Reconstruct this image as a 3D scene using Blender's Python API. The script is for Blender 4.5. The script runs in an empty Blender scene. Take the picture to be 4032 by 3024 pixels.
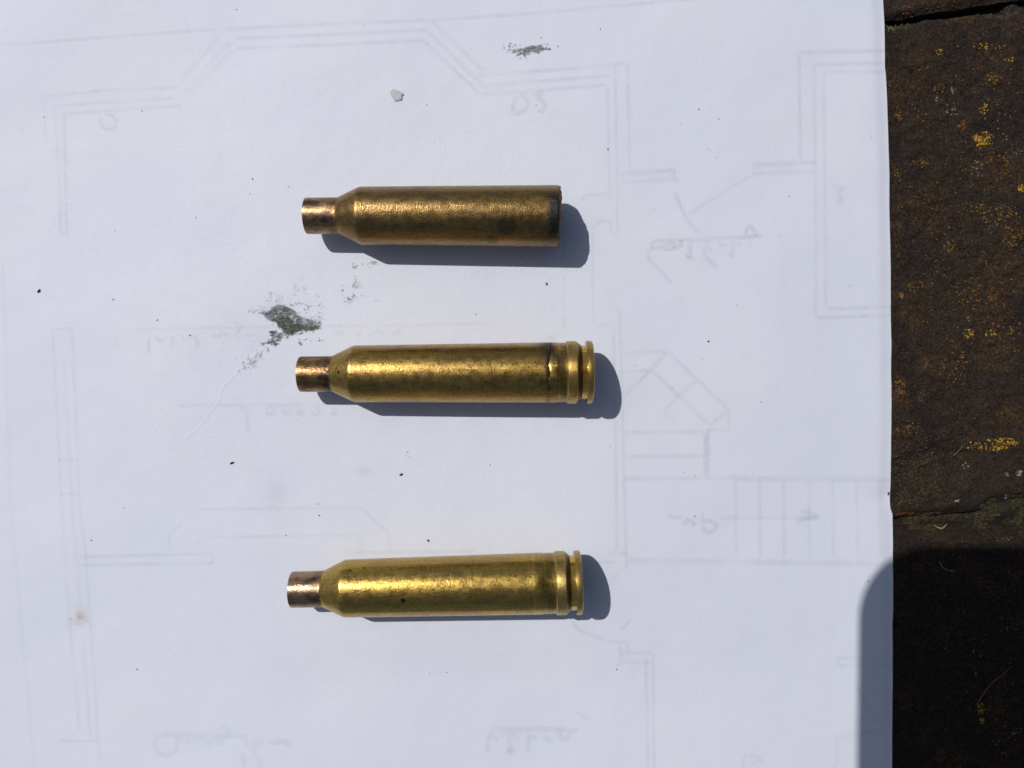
import bpy, bmesh, math, random
import numpy as np
from mathutils import Vector

scene = bpy.context.scene
S = 0.001                      # everything below is authored in millimetres

# ------------------------------------------------------------------ camera
CAM_H, CAM_RX, CAM_RY, FPX = 174.65, -0.0308, 0.0010, 3050.0
cam_data = bpy.data.cameras.new('camera')
cam = bpy.data.objects.new('camera', cam_data)
scene.collection.objects.link(cam)
cam.location = (0, 0, CAM_H * S)
cam.rotation_euler = (CAM_RX, CAM_RY, 0)
cam_data.sensor_fit = 'HORIZONTAL'
cam_data.sensor_width = 36
cam_data.lens = 36 * FPX / 4032
cam_data.clip_start = 0.001
cam_data.clip_end = 100
cam_data.dof.use_dof = True
cam_data.dof.focus_distance = 0.166
cam_data.dof.aperture_fstop = 10.0
scene.camera = cam

# ------------------------------------------------------------------ light
TX, TY = 0.552, 0.452          # shadow run per unit of height
sun_vec = Vector((-TX, TY, 1)).normalized()
elev = math.asin(sun_vec.z)
world = bpy.data.worlds.new('World')
scene.world = world
world.use_nodes = True
wn = world.node_tree.nodes
sky = wn.new('ShaderNodeTexSky')
sky.sky_type = 'NISHITA'
sky.sun_disc = False
sky.sun_elevation = elev
sky.sun_rotation = math.atan2(sun_vec.x, sun_vec.y)
sky.air_density = 1.0
sky.dust_density = 2.2
wn['Background'].inputs['Strength'].default_value = 0.064
world.node_tree.links.new(sky.outputs[0], wn['Background'].inputs[0])
sun_data = bpy.data.lights.new('sun', 'SUN')
sun_data.energy = 4.0
sun_data.angle = math.radians(0.53)
sun_data.color = (1.0, 0.965, 0.92)
sun = bpy.data.objects.new('sun', sun_data)
sun.rotation_euler = (-sun_vec).to_track_quat('-Z', 'Y').to_euler()
scene.collection.objects.link(sun)
vs = scene.view_settings
scene.display_settings.display_device = 'sRGB'
vs.view_transform = 'Standard'
vs.look = 'None'
vs.exposure = -0.50
vs.gamma = 1.0
scene.cycles.transparent_max_bounces = 24
scene.cycles.max_bounces = 8

# ------------------------------------------------------------------ helpers
def cam_matrix():
    cx, sx, cy, sy = math.cos(CAM_RX), math.sin(CAM_RX), math.cos(CAM_RY), math.sin(CAM_RY)
    return np.array([[cy, 0, sy], [0, 1, 0], [-sy, 0, cy]]) @ np.array([[1, 0, 0], [0, cx, -sx], [0, sx, cx]])
CM = cam_matrix()

def at(px, py, z=0.0):
    """millimetre point at height z that the photograph shows at pixel px, py"""
    px = np.asarray(px, float); py = np.asarray(py, float)
    d = np.stack([(px - 2016) / FPX, (1512 - py) / FPX, -np.ones_like(px)], -1) @ CM.T
    k = (z - CAM_H) / d[..., 2]
    return d[..., 0] * k, d[..., 1] * k

rng = np.random.default_rng(7)
random.seed(7)

def hash2(ix, iy, seed):
    h = (ix.astype(np.int64) * 374761393 + iy.astype(np.int64) * 668265263 + seed * 1442695041) & 0xffffffff
    h = ((h ^ (h >> 13)) * 1274126177) & 0xffffffff
    return ((h ^ (h >> 16)) & 0xffffff) / float(0xffffff)

def vnoise(x, y, seed=0):
    ix, iy = np.floor(x), np.floor(y)
    fx, fy = x - ix, y - iy
    fx, fy = fx * fx * (3 - 2 * fx), fy * fy * (3 - 2 * fy)
    a, b = hash2(ix, iy, seed), hash2(ix + 1, iy, seed)
    c, d = hash2(ix, iy + 1, seed), hash2(ix + 1, iy + 1, seed)
    return (a + (b - a) * fx) * (1 - fy) + (c + (d - c) * fx) * fy

def fbm(x, y, wl, oct=4, seed=0, gain=0.5):
    v, amp, tot = 0, 1, 0
    f = 1.0 / wl
    for o in range(oct):
        v = v + amp * (vnoise(x * f + 17.3 * o, y * f - 9.1 * o, seed + o) - 0.5)
        tot += amp
        amp *= gain
        f *= 2.03
    return v / tot * 2

def sstep(a, b, x):
    t = np.clip((x - a) / (b - a), 0, 1)
    return t * t * (3 - 2 * t)

def link(name, me, mat=None, parent=None):
    o = bpy.data.objects.new(name, me)
    scene.collection.objects.link(o)
    if mat is not None and me is not None:
        me.materials.append(mat)
    if parent is not None:
        o.parent = parent
    return o

def mesh_np(name, V, Fq, smooth=True, attrs=None, sharp=None):
    """V in mm (n,3); Fq list/array of faces"""
    me = bpy.data.meshes.new(name)
    V = np.asarray(V, np.float32) * S
    if isinstance(Fq, np.ndarray):
        n, k = Fq.shape
        me.vertices.add(len(V)); me.vertices.foreach_set('co', V.ravel())
        me.loops.add(n * k); me.loops.foreach_set('vertex_index', Fq.astype(np.int32).ravel())
        me.polygons.add(n)
        me.polygons.foreach_set('loop_start', np.arange(0, n * k, k, dtype=np.int32))
        me.update(calc_edges=True)
    else:
        me.from_pydata([tuple(v) for v in V], [], Fq)
        me.update()
    me.validate()
    me.polygons.foreach_set('use_smooth', [smooth] * len(me.polygons))
    for k, v in (attrs or {}).items():
        a = me.attributes.new(k, 'FLOAT', 'POINT')
        a.data.foreach_set('value', np.asarray(v, np.float32))
    if sharp:
        me.set_sharp_from_angle(angle=math.radians(sharp))
    return me

def grid_faces(nu, nv):
    i = np.arange(nu - 1)[:, None] * nv + np.arange(nv - 1)[None, :]
    i = i.ravel()
    return np.stack([i, i + nv, i + nv + 1, i + 1], 1)

def empty(name, loc=(0, 0, 0), rot=(0, 0, 0)):
    o = bpy.data.objects.new(name, None)
    scene.collection.objects.link(o)
    o.location = [c * S for c in loc]
    o.rotation_euler = rot
    o.empty_display_size = 0.01
    return o

def tag(o, label=None, cat=None, group=None, kind=None):
    for k, v in (('label', label), ('category', cat), ('group', group), ('kind', kind)):
        if v: o[k] = v
    return o

class Mat:
    """short hand for a node material"""
    def __init__(self, name):
        self.m = bpy.data.materials.new(name)
        self.m.use_nodes = True
        self.t = self.m.node_tree
        self.b = self.t.nodes['Principled BSDF']
        self.out = self.t.nodes['Material Output']
    def put(self, sock, v):
        if isinstance(v, bpy.types.NodeSocket): self.t.links.new(v, sock)
        elif v is not None:
            if hasattr(sock.default_value, '__len__') and not hasattr(v, '__len__'): v = [v] * len(sock.default_value)
            if hasattr(sock.default_value, '__len__') and len(v) == 3 and len(sock.default_value) == 4: v = (*v, 1)
            sock.default_value = v
    def set(self, **kw):
        for k, v in kw.items(): self.put(self.b.inputs[k.replace('_', ' ')], v)
        return self
    def math(self, op, a, b=None, c=None, clamp=False):
        n = self.t.nodes.new('ShaderNodeMath'); n.operation = op; n.use_clamp = clamp
        for s, v in zip(n.inputs, (a, b, c)): self.put(s, v)
        return n.outputs[0]
    def vmath(self, op, a, b=None, scale=None):
        n = self.t.nodes.new('ShaderNodeVectorMath'); n.operation = op
        self.put(n.inputs[0], a)
        if b is not None: self.put(n.inputs[1], b)
        if scale is not None: self.put(n.inputs['Scale'], scale)
        return n.outputs['Value'] if op in ('DISTANCE', 'LENGTH', 'DOT_PRODUCT') else n.outputs[0]
    def mm(self, src='Object'):
        n = self.t.nodes.new('ShaderNodeTexCoord')
        return self.vmath('SCALE', n.outputs[src], scale=1000.0)
    def sep(self, v):
        n = self.t.nodes.new('ShaderNodeSeparateXYZ'); self.put(n.inputs[0], v); return n.outputs
    def noise(self, vec, scale, detail=3, rough=0.55, dist=0.0, stretch=None):
        if stretch is not None: vec = self.vmath('MULTIPLY', vec, stretch)
        n = self.t.nodes.new('ShaderNodeTexNoise')
        self.put(n.inputs['Vector'], vec)
        n.inputs['Scale'].default_value = scale; n.inputs['Detail'].default_value = detail
        n.inputs['Roughness'].default_value = rough; n.inputs['Distortion'].default_value = dist
        return n.outputs['Fac']
    def voro(self, vec, scale, out='Distance', feature='F1', rnd=1.0):
        n = self.t.nodes.new('ShaderNodeTexVoronoi'); n.feature = feature
        self.put(n.inputs['Vector'], vec); n.inputs['Scale'].default_value = scale
        n.inputs['Randomness'].default_value = rnd
        return n.outputs[out]
    def ramp(self, fac, a, b, lo=0.0, hi=1.0):
        n = self.t.nodes.new('ShaderNodeMapRange'); n.interpolation_type = 'SMOOTHSTEP'
        for k, v in (('Value', fac), ('From Min', a), ('From Max', b), ('To Min', lo), ('To Max', hi)): self.put(n.inputs[k], v)
        return n.outputs['Result']
    def mix(self, fac, a, b, mode='MIX'):
        n = self.t.nodes.new('ShaderNodeMix'); n.data_type = 'RGBA'; n.blend_type = mode
        self.put(n.inputs['Factor'], fac); self.put(n.inputs['A'], a) if False else None
        self.put(n.inputs[0], fac); self.put(n.inputs[6], a); self.put(n.inputs[7], b)
        return n.outputs[2]
    def bump(self, h, strength=0.3, dist=0.02, normal=None):
        n = self.t.nodes.new('ShaderNodeBump')
        n.inputs['Strength'].default_value = strength; n.inputs['Distance'].default_value = dist * S
        self.put(n.inputs['Height'], h)
        if normal is not None: self.put(n.inputs['Normal'], normal)
        return n.outputs[0]
    def attr(self, name):
        n = self.t.nodes.new('ShaderNodeAttribute'); n.attribute_name = name
        return n.outputs['Fac']
    def fade(self, alpha):
        """see-through where alpha is 0 (pencil, soot)"""
        tr = self.t.nodes.new('ShaderNodeBsdfTransparent')
        mx = self.t.nodes.new('ShaderNodeMixShader')
        self.put(mx.inputs[0], alpha)
        self.t.links.new(tr.outputs[0], mx.inputs[1]); self.t.links.new(self.b.outputs[0], mx.inputs[2])
        self.t.links.new(mx.outputs[0], self.out.inputs[0])
        return self

# ------------------------------------------------------------------ paving
BZ = -3.3                     # brick tops below the sheet
def brick_material(name, tone, shade=1.0):
    M = Mat(name); p = M.mm('Object')
    big = M.noise(p, 0.05, 4, 0.6); mid = M.noise(p, 0.35, 5, 0.65); fine = M.noise(p, 2.2, 4, 0.7)
    dark, warm, grey = [tuple(c * shade for c in t) for t in tone]
    c = M.mix(M.ramp(big, 0.38, 0.62), dark, warm)
    c = M.mix(M.ramp(mid, 0.45, 0.72, 0, 0.75), c, grey)
    grain = M.ramp(fine, 0.28, 0.72, 0.25, 1.95)
    c = M.mix(1.0, c, grain, 'MULTIPLY')
    pv = M.voro(p, 1.15); pits = M.math('MULTIPLY', M.ramp(pv, 0.30, 0.12), M.ramp(M.noise(p, 0.5, 3), 0.42, 0.6))
    c = M.mix(M.math('MULTIPLY', pits, 0.8), c, (0.006, 0.004, 0.004))
    tan = M.ramp(M.noise(M.vmath('ADD', p, (7, 70, 0)), 1.5, 5, 0.75, stretch=(0.7, 1.4, 1)), 0.56, 0.70)
    c = M.mix(M.math('MULTIPLY', tan, 0.6), c, (0.095, 0.068, 0.038))
    # crustose lichen in scattered ochre grains
    area = M.ramp(M.noise(p, 0.075, 3, 0.6), 0.46, 0.66)
    area2 = M.ramp(M.noise(M.vmath('ADD', p, (31, 7, 0)), 0.33, 3, 0.7), 0.36, 0.66)
    g = M.noise(M.vmath('MULTIPLY', M.vmath('ADD', p, (3, 50, 0)), (0.9, 1.25, 1)), 1.7, 5, 0.75)
    lich = M.math('MULTIPLY', M.math('MULTIPLY', area, area2), M.ramp(g, 0.47, 0.57))
    lc = M.mix(M.ramp(M.noise(p, 0.9, 2), 0.35, 0.65), (0.21, 0.105, 0.018), (0.155, 0.062, 0.010))
    lc = M.mix(1.0, lc, M.ramp(fine, 0.3, 0.7, 0.45, 1.5), 'MULTIPLY')
    c = M.mix(M.math('MULTIPLY', lich, 0.58), c, lc)
    pale = M.math('MULTIPLY', M.ramp(M.noise(M.vmath('ADD', p, (90, 12, 0)), 0.55, 4, 0.7), 0.66, 0.76), M.ramp(fine, 0.42, 0.6))
    c = M.mix(M.math('MULTIPLY', pale, 0.55), c, (0.19, 0.175, 0.13))
    M.set(Base_Color=c, Roughness=0.92)
    M.b.inputs['Specular IOR Level'].default_value = 0.25
    h = M.math('ADD', M.math('MULTIPLY', M.noise(p, 3.0, 5, 0.7), 0.7), M.math('MULTIPLY', mid, 0.6))
    h = M.math('SUBTRACT', h, M.math('MULTIPLY', pits, 0.6))
    M.set(Normal=M.bump(h, 1.0, 0.7))
    return M.m
brown = ((0.0205, 0.0140, 0.0125), (0.0285, 0.0190, 0.0130), (0.038, 0.030, 0.020))
brick_mats = [brick_material('brick_brown', brown), brick_material('brick_dark_brown', brown, 0.8), brick_material('brick_reddish_brown', ((0.034, 0.021, 0.018), (0.052, 0.028, 0.02), (0.06, 0.05, 0.038)), 0.95)]

M = Mat('joint_soil'); p = M.mm()
M.set(Base_Color=M.mix(M.ramp(M.noise(p, 0.9, 5, 0.7), 0.3, 0.7), (0.006, 0.005, 0.004), (0.035, 0.026, 0.016)), Roughness=1.0, Normal=M.bump(M.noise(p, 1.6, 5, 0.7), 1.0, 0.8))
soil_mat = M.m
M = Mat('moss'); p = M.mm()
M.set(Base_Color=M.mix(M.ramp(M.noise(p, 1.6, 5, 0.75), 0.34, 0.70), (0.006, 0.005, 0.003), (0.085, 0.066, 0.020)), Roughness=0.95)
moss_mat = M.m

# the paving: joint lines read from the photograph, the bricks long towards +x
def seam(pts, z=BZ):
    x, y = at([q[0] for q in pts], [q[1] for q in pts], z)
    return np.array(x), np.array(y)
SEAM = {                        # lower edge of the upper brick / upper edge of the lower brick
    'up_lo': seam([(3300, 88), (3478, 74), (3560, 66), (3640, 50), (3720, 36), (3860, 12), (4200, -40), (5200, -180)]),
    'up_hi': seam([(3300, 96), (3478, 92), (3530, 92), (3570, 84), (3640, 74), (3720, 64), (3850, 46), (4032, 34), (4300, 10), (5200, -60)]),
    'dn_lo': seam([(3300, 2022), (3520, 2036), (3640, 2032), (3740, 2026), (3830, 2018), (3900, 1994), (3980, 1972), (4100, 1950), (5200, 1900)]),
    'dn_hi': seam([(3300, 2084), (3520, 2082), (3620, 2074), (3720, 2070), (3850, 2066), (3960, 2076), (4060, 2096), (4200, 2120), (5200, 2080)]),
}
def seam_y(k, x):
    return np.interp(x, *SEAM[k])

pav = empty('pavement'); tag(pav, kind='structure')

def brick_top(x, y, lo, hi, x0, x1, seed):
    z = 0.55 * fbm(x, y, 22, 3, seed) + 0.42 * fbm(x, y, 5.5, 3, seed + 9) + 0.46 * fbm(x * 0.75, y * 1.35, 1.7, 3, seed + 21, 0.65)
    # worn arrises: the face rounds off towards its edges
    e = np.minimum(np.minimum(y - lo, hi - y), np.minimum(x - x0, x1 - x))
    e = e + 1.6 * fbm(x, y, 6, 3, seed + 40)
    z = z - 2.0 * (1 - sstep(-0.4, 2.6, e)) ** 1.5
    # lichen-eaten hollow on the face of the middle brick
    return z

HX, HY = at(3650, 1840, BZ)
def build_brick(lo_fn, hi_fn, x0, x1, mat, seed, fine=True, hollow=False):
    xs = np.concatenate([np.arange(x0, 80, 2.0), np.arange(80, 126, 0.30), np.arange(126, 150, 0.8), np.arange(150, x1 + 1e-6, 2.5)]) if fine else np.arange(x0, x1 + 1e-6, 3.0)
    xs = xs[(xs >= x0) & (xs <= x1)]
    mid = 0.5 * (x0 + x1)
    n = 300 if fine else 36
    tv = np.linspace(0, 1, n)
    X = np.repeat(xs[:, None], n, 1)
    lo = lo_fn(X); hi = hi_fn(X)
    Y = lo + (hi - lo) * tv[None, :]
    Z = BZ + brick_top(X, Y, lo, hi, x0, x1, seed)
    if hollow:
        d = np.hypot((X - HX - 1) / 8.5, (Y - HY) / 5.5) + 0.35 * fbm(X, Y, 5, 3, 77)
        Z = Z - 1.5 * (1 - sstep(0.55, 1.15, d))
    V = np.stack([X, Y, Z], -1).reshape(-1, 3)
    Fc = grid_faces(len(xs), n)
    # skirts down to the bed
    nu, nv = len(xs), n
    ring = [i * nv for i in range(nu)] + [(nu - 1) * nv + j for j in range(1, nv)] + [i * nv + nv - 1 for i in range(nu - 2, -1, -1)] + [j for j in range(nv - 2, 0, -1)]
    base = len(V)
    B = V[ring].copy(); B[:, 2] = BZ - 40
    V = np.vstack([V, B])
    k = len(ring)
    side = np.array([[ring[(i + 1) % k], ring[i], base + i, base + (i + 1) % k] for i in range(k)])[:, ::-1]
    me = mesh_np('brick', V, np.vstack([Fc, side]), True, sharp=60)
    return link('brick', me, mat, pav)

g = 1.2
build_brick(lambda x: seam_y('dn_lo', x), lambda x: seam_y('up_hi', x), 60, 276, brick_mats[0], 3, hollow=True)
build_brick(lambda x: seam_y('up_lo', x) , lambda x: seam_y('up_lo', x) * 0 + 196, 82, 298, brick_mats[2], 15)
build_brick(lambda x: x * 0 - 146.0, lambda x: seam_y('dn_hi', x), 48, 264, brick_mats[1], 28)
# neighbours just outside the frame
for (x0, x1, lo, hi, s) in ((60, 276, 200, 308, 51), (-160, 55, -28, 82, 52), (-136, 78, 86, 196, 53), (-172, 44, -146, -33, 54), (48, 264, -258, -150, 55),
                            (280, 490, -28, 82, 56), (302, 500, 86, 196, 57), (268, 480, -146, -33, 58)):
    build_brick(lambda x, lo=lo: x * 0 + lo, lambda x, hi=hi: x * 0 + hi, x0, x1, brick_mats[s % 3], s, fine=False)

# bedding soil, lumpy in the open joints
xs = np.concatenate([np.arange(-260, 78, 6.0), np.arange(78, 130, 0.5), np.arange(130, 560, 6.0)])
ys = np.concatenate([np.arange(-300, -50, 6.0), np.arange(-50, -20, 0.5), np.arange(-20, 76, 4.0), np.arange(76, 100, 0.5), np.arange(100, 340, 6.0)])
X, Y = np.meshgrid(xs, ys, indexing='ij')
Z = BZ - 5.0 + 1.6 * fbm(X, Y, 5, 4, 91)
low = np.exp(-((Y + 33) / 6) ** 2)
Z = Z + low * (2.7 + 0.9 * fbm(X, Y, 2.2, 3, 92))
cx, cy = at(4010, 40, BZ)
Z = Z + 3.6 * np.exp(-(((X - cx - 4) / 7) ** 2 + ((Y - cy) / 5) ** 2)) * (1 + 0.5 * fbm(X, Y, 2, 3, 95))
bed = link('joint_soil', mesh_np('joint_soil', np.stack([X, Y, Z], -1).reshape(-1, 3), grid_faces(len(xs), len(ys))), soil_mat, pav)
tag(bed, kind='stuff')
gm = mesh_np('ground', [(-3000, -3000, -45), (3000, -3000, -45), (3000, 3000, -45), (-3000, 3000, -45)], np.array([[0, 1, 2, 3]]))
tag(link('ground', gm, soil_mat), kind='structure')

ICO_V, ICO_F = None, None
def ico(sub=1):
    bm = bmesh.new(); bmesh.ops.create_icosphere(bm, subdivisions=sub, radius=1)
    v = np.array([p.co[:] for p in bm.verts]); f = np.array([[q.index for q in p.verts] for p in bm.faces]); bm.free()
    return v, f
ICO = {1: ico(1), 2: ico(2)}
def blobs(name, centres, radii, mat, parent=None, flat=0.7, sub=1, jag=0.35, elong=None, seed=1):
    r = np.random.default_rng(seed)
    bv, bf = ICO[sub]
    n = len(centres)
    rad = np.asarray(radii)[:, None, None]
    sc = 1 + jag * (r.random((n, len(bv), 1)) - 0.5) * 2
    P = bv[None] * sc * rad
    P[:, :, 2] *= flat
    if elong is not None: P[:, :, 0] *= elong
    a = r.random(n) * 6.283 if elong is None or np.ndim(elong) == 0 else r.random(n)
    ca, sa = np.cos(a)[:, None], np.sin(a)[:, None]
    x = P[:, :, 0] * ca - P[:, :, 1] * sa; y = P[:, :, 0] * sa + P[:, :, 1] * ca
    P = np.stack([x, y, P[:, :, 2]], -1) + np.asarray(centres)[:, None, :]
    Fc = (bf[None] + (np.arange(n) * len(bv))[:, None, None]).reshape(-1, 3)
    return link(name, mesh_np(name, P.reshape(-1, 3), Fc, True), mat, parent)

dg = bpy.context.evaluated_depsgraph_get
bricks = [o for o in bpy.data.objects if o.name.startswith('brick')]
from mathutils.bvhtree import BVHTree
def tree_of(objs):
    vv, ff, b = [], [], 0
    for o in objs:
        me = o.data
        vv += [v.co.copy() for v in me.vertices]; ff += [tuple(b + i for i in p.vertices) for p in me.polygons]; b = len(vv)
    return BVHTree.FromPolygons(vv, ff)
TOP = tree_of(bricks[:3] + [bed])
def ground_z(x, y):
    h = TOP.ray_cast(Vector((x * S, y * S, 0.01)), Vector((0, 0, -1)))
    return h[0].z / S if h[0] is not None else BZ

def simple(name, col, rough=0.9, spread=0.35, scale=1.5, spec=0.25):
    M = Mat(name); p = M.mm()
    M.set(Base_Color=M.mix(M.ramp(M.noise(p, scale, 4, 0.7), 0.3, 0.7), [c * (1 - spread) for c in col], [min(1, c * (1 + spread)) for c in col]), Roughness=rough)
    M.b.inputs['Specular IOR Level'].default_value = spec
    return M.m
lich_mats = {'ochre': simple('ochre_lichen', (0.20, 0.105, 0.018), spread=0.6), 'yellow': simple('yellow_lichen', (0.37, 0.215, 0.020), spread=0.45),
             'rust': simple('rust_lichen', (0.19, 0.06, 0.018)), 'pale': simple('pale_lichen', (0.24, 0.23, 0.17)), 'grit': simple('dark_grit', (0.05, 0.038, 0.025), spread=0.6)}
def cluster(kind, items, seed):
    r = np.random.default_rng(seed)
    C, R = [], []
    for (px, py, rx, ry, n, size) in items:
        for _ in range(n):
            a = r.random() * 6.283; q = math.sqrt(r.random()) * (0.75 + 0.4 * r.random())
            x, y = at(px + rx * q * math.cos(a), py + ry * q * math.sin(a), BZ)
            s = 1.05 * size * (0.35 + r.random() ** 2.2 * 2.2)
            C.append((float(x), float(y), ground_z(float(x), float(y)) + 0.02)); R.append(s)
    o = blobs('lichen', C, R, lich_mats[kind], pav, flat=0.5, jag=0.4, seed=seed)
    tag(o, kind='stuff')
cluster('yellow', [(3872, 545, 34, 32, 130, 0.12), (3842, 538, 20, 12, 30, 0.09), (3905, 1752, 95, 26, 130, 0.12), (3960, 1745, 50, 24, 70, 0.12), (3700, 208, 16, 14, 22, 0.10),
                   (3870, 430, 20, 24, 40, 0.10), (3890, 180, 70, 14, 40, 0.11), (3862, 2790, 14, 26, 40, 0.11), (3868, 2838, 10, 14, 24, 0.10), (3975, 232, 18, 20, 14, .12), (3900, 1310, 26, 18, 24, 0.11), (3810, 1310, 22, 20, 34, 0.10), (4020, 740, 14, 20, 20, 0.15)], 101)
cluster('ochre', [(3745, 970, 36, 24, 70, 0.10), (3700, 345, 24, 20, 34, 0.10), (3905, 312, 36, 18, 60, 0.10), (3550, 1160, 12, 16, 26, 0.11), (3610, 1130, 36, 26, 60, 0.09), (3545, 1520, 24, 40, 70, 0.10), (3940, 850, 70, 50, 130, 0.10),
                  (3985, 930, 45, 50, 110, 0.10), (3840, 820, 70, 20, 60, .09), (3640, 270, 40, 10, 24, 0.09), (3540, 450, 20, 30, 40, .09), (3620, 640, 60, 14, 50, 0.09), (3530, 690, 20, 40, 40, .09), (3900, 640, 120, 120, 150, 0.09),
                  (3850, 1180, 120, 60, 130, 0.09), (3760, 1440, 60, 90, 120, 0.09), (3960, 1300, 60, 100, 110, 0.10), (3570, 1690, 60, 30, 60, 0.09), (3700, 800, 200, 200, 160, 0.08), (3800, 1150, 220, 300, 260, 0.08), (3750, 350, 250, 220, 180, 0.08),
                  (3960, 2900, 70, 80, 60, 0.09), (3960, 2460, 60, 40, 30, 0.09), (3560, 2430, 60, 20, 16, 0.08)], 102)
cluster('rust', [(3790, 490, 20, 26, 60, 0.10), (3566, 38, 14, 18, 34, 0.12), (3905, 230, 14, 10, 18, 0.10), (3857, 1127, 7, 7, 8, 0.14), (3538, 1003, 7, 7, 8, 0.12), (3555, 2026, 60, 7, 60, 0.10), (3885, 2072, 24, 8, 26, 0.10), (3560, 1300, 90, 200, 60, 0.07)], 103)
cluster('pale', [(3690, 392, 12, 8, 14, 0.10), (3755, 356, 12, 14, 18, 0.09), (3845, 655, 26, 34, 34, 0.10), (3740, 430, 30, 26, 26, 0.08), (3812, 1258, 10, 9, 12, 0.09), (4012, 1866, 16, 12, 26, 0.13), (3965, 1868, 14, 8, 14, 0.11), (3766, 1970, 12, 7, 12, 0.11),
                 (3812, 1835, 18, 14, 18, 0.08), (3860, 470, 160, 250, 40, 0.07), (3800, 1100, 200, 350, 50, 0.07), (3960, 2120, 40, 20, 10, 0.09), (3850, 2600, 150, 300, 60, 0.075), (4000, 2890, 24, 20, 14, 0.09), (3975, 1960, 14, 10, 10, .11), (4004, 600, 24, 10, 18, .1)], 104)
cluster('grit', [(3800, 60, 230, 60, 220, 0.14), (3960, 30, 70, 40, 220, 0.20), (3620, 1850, 120, 110, 420, 0.16), (3700, 1700, 150, 120, 200, 0.13), (3780, 800, 240, 700, 900, 0.11), (3780, 2550, 240, 450, 500, 0.11), (3780, 1500, 240, 500, 500, 0.11)], 105)

# moss filling the lower joint and the hollow
r = np.random.default_rng(5)
C, R = [], []
for (px0, px1, pa, pb, n) in ((3518, 3660, 2030, 2084, 420), (3640, 3900, 2022, 2078, 520), (3860, 4060, 1965, 2085, 900), (3990, 4060, 1990, 2140, 300), (3518, 3700, 1800, 1985, 260), (3520, 3600, 1930, 2010, 120), (3950, 4060, 1950, 1990, 120), (3515, 3590, 92, 120, 70)):
    for _ in range(int(n * 1.8)):
        qx, qy = px0 + r.random() * (px1 - px0), pa + r.random() * (pb - pa)
        if float(fbm(np.array([qx]), np.array([qy]), 45, 3, 71)[0]) < 0.22 * (r.random() - 0.6): continue
        x, y = at(qx, qy, BZ - 1)
        s = 0.10 + 0.24 * r.random() ** 2
        C.append((float(x), float(y), ground_z(float(x), float(y)) + s * 0.3)); R.append(s)
mo = blobs('moss', C, R, moss_mat, pav, flat=0.8, jag=0.5, seed=6); tag(mo, kind='stuff')

def tube(name, pts, rad, mat, parent=None, seg=8, taper=None, shape=None):
    P = np.array(pts, float)
    # catmull-rom resample
    Q = []
    for i in range(len(P) - 1):
        p0, p1, p2, p3 = P[max(i - 1, 0)], P[i], P[i + 1], P[min(i + 2, len(P) - 1)]
        for t in np.linspace(0, 1, 7)[:-1]:
            Q.append(0.5 * (2 * p1 + (p2 - p0) * t + (2 * p0 - 5 * p1 + 4 * p2 - p3) * t * t + (3 * p1 - p0 - 3 * p2 + p3) * t ** 3))
    Q.append(P[-1]); Q = np.array(Q)
    T = np.gradient(Q, axis=0); T /= np.linalg.norm(T, axis=1)[:, None] + 1e-9
    N = np.cross(T, [0, 0, 1.0]); N /= np.linalg.norm(N, axis=1)[:, None] + 1e-9
    Bn = np.cross(N, T)
    t = np.linspace(0, 1, len(Q))
    rr = rad * (np.interp(t, np.linspace(0, 1, len(taper)), taper) if taper else np.ones(len(Q)))
    a = np.linspace(0, 2 * np.pi, seg, endpoint=False)
    V = Q[:, None] + rr[:, None, None] * (np.cos(a)[None, :, None] * N[:, None] + np.sin(a)[None, :, None] * Bn[:, None])
    n = len(Q)
    Fc = [[i * seg + j, i * seg + (j + 1) % seg, (i + 1) * seg + (j + 1) % seg, (i + 1) * seg + j] for i in range(n - 1) for j in range(seg)]
    V = V.reshape(-1, 3)
    me = mesh_np(name, V, Fc + [list(range(seg))[::-1], list(range((n - 1) * seg, n * seg))], True)
    return link(name, me, mat, parent)

def on_brick(pix, lift):
    out = []
    for px, py in pix:
        x, y = at(px, py, BZ); out.append((float(x), float(y), max(ground_z(float(x), float(y)), BZ - 1.2) + lift))
    return out
tw = tag(empty('twig'), 'thin reddish brown forked twig lying on the shaded brick', 'twig')
tube('stem', on_brick([(3842, 2778), (3870, 2735), (3905, 2690), (3945, 2655), (3985, 2620)], 0.35), 0.22, simple('twig_bark', (0.105, 0.050, 0.032), scale=4), tw, taper=[1.2, 1.1, 1, 0.8, 0.35])
tube('side_shoot', on_brick([(3953, 2648), (3952, 2680), (3958, 2712), (3952, 2722)], 0.3), 0.11, bpy.data.materials['twig_bark'], tw, taper=[1, 0.7, 0.3])
tag(tube('plant_fibre', on_brick([(3702, 2212), (3706, 2228), (3722, 2240), (3745, 2247), (3757, 2246)], 0.3), 0.085, simple('pale_fibre', (0.22, 0.23, 0.17))), 'pale curved plant fibre just inside the phone shadow on the brick', 'fibre')
tag(tube('rootlet', on_brick([(3686, 2070), (3700, 2080), (3716, 2083), (3724, 2078), (3736, 2066)], 0.45), 0.14, simple('rootlet_skin', (0.30, 0.25, 0.10)), taper=[0.5, 1, 1.2, 0.8, 0.6]), 'short yellowish rootlet in the mossy joint between bricks', 'rootlet')
tag(tube('dry_stem', on_brick([(3788, 1754), (3786, 1768), (3778, 1782), (3762, 1798)], 0.3), 0.16, simple('dry_stem_skin', (0.10, 0.07, 0.045))), 'dull brown curved stem beside the ochre lichen patch', 'plant stem')
gs = tag(empty('grass_sprig'), 'tiny dry straw sprig at the paper edge by the open joint', 'sprig')
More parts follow.
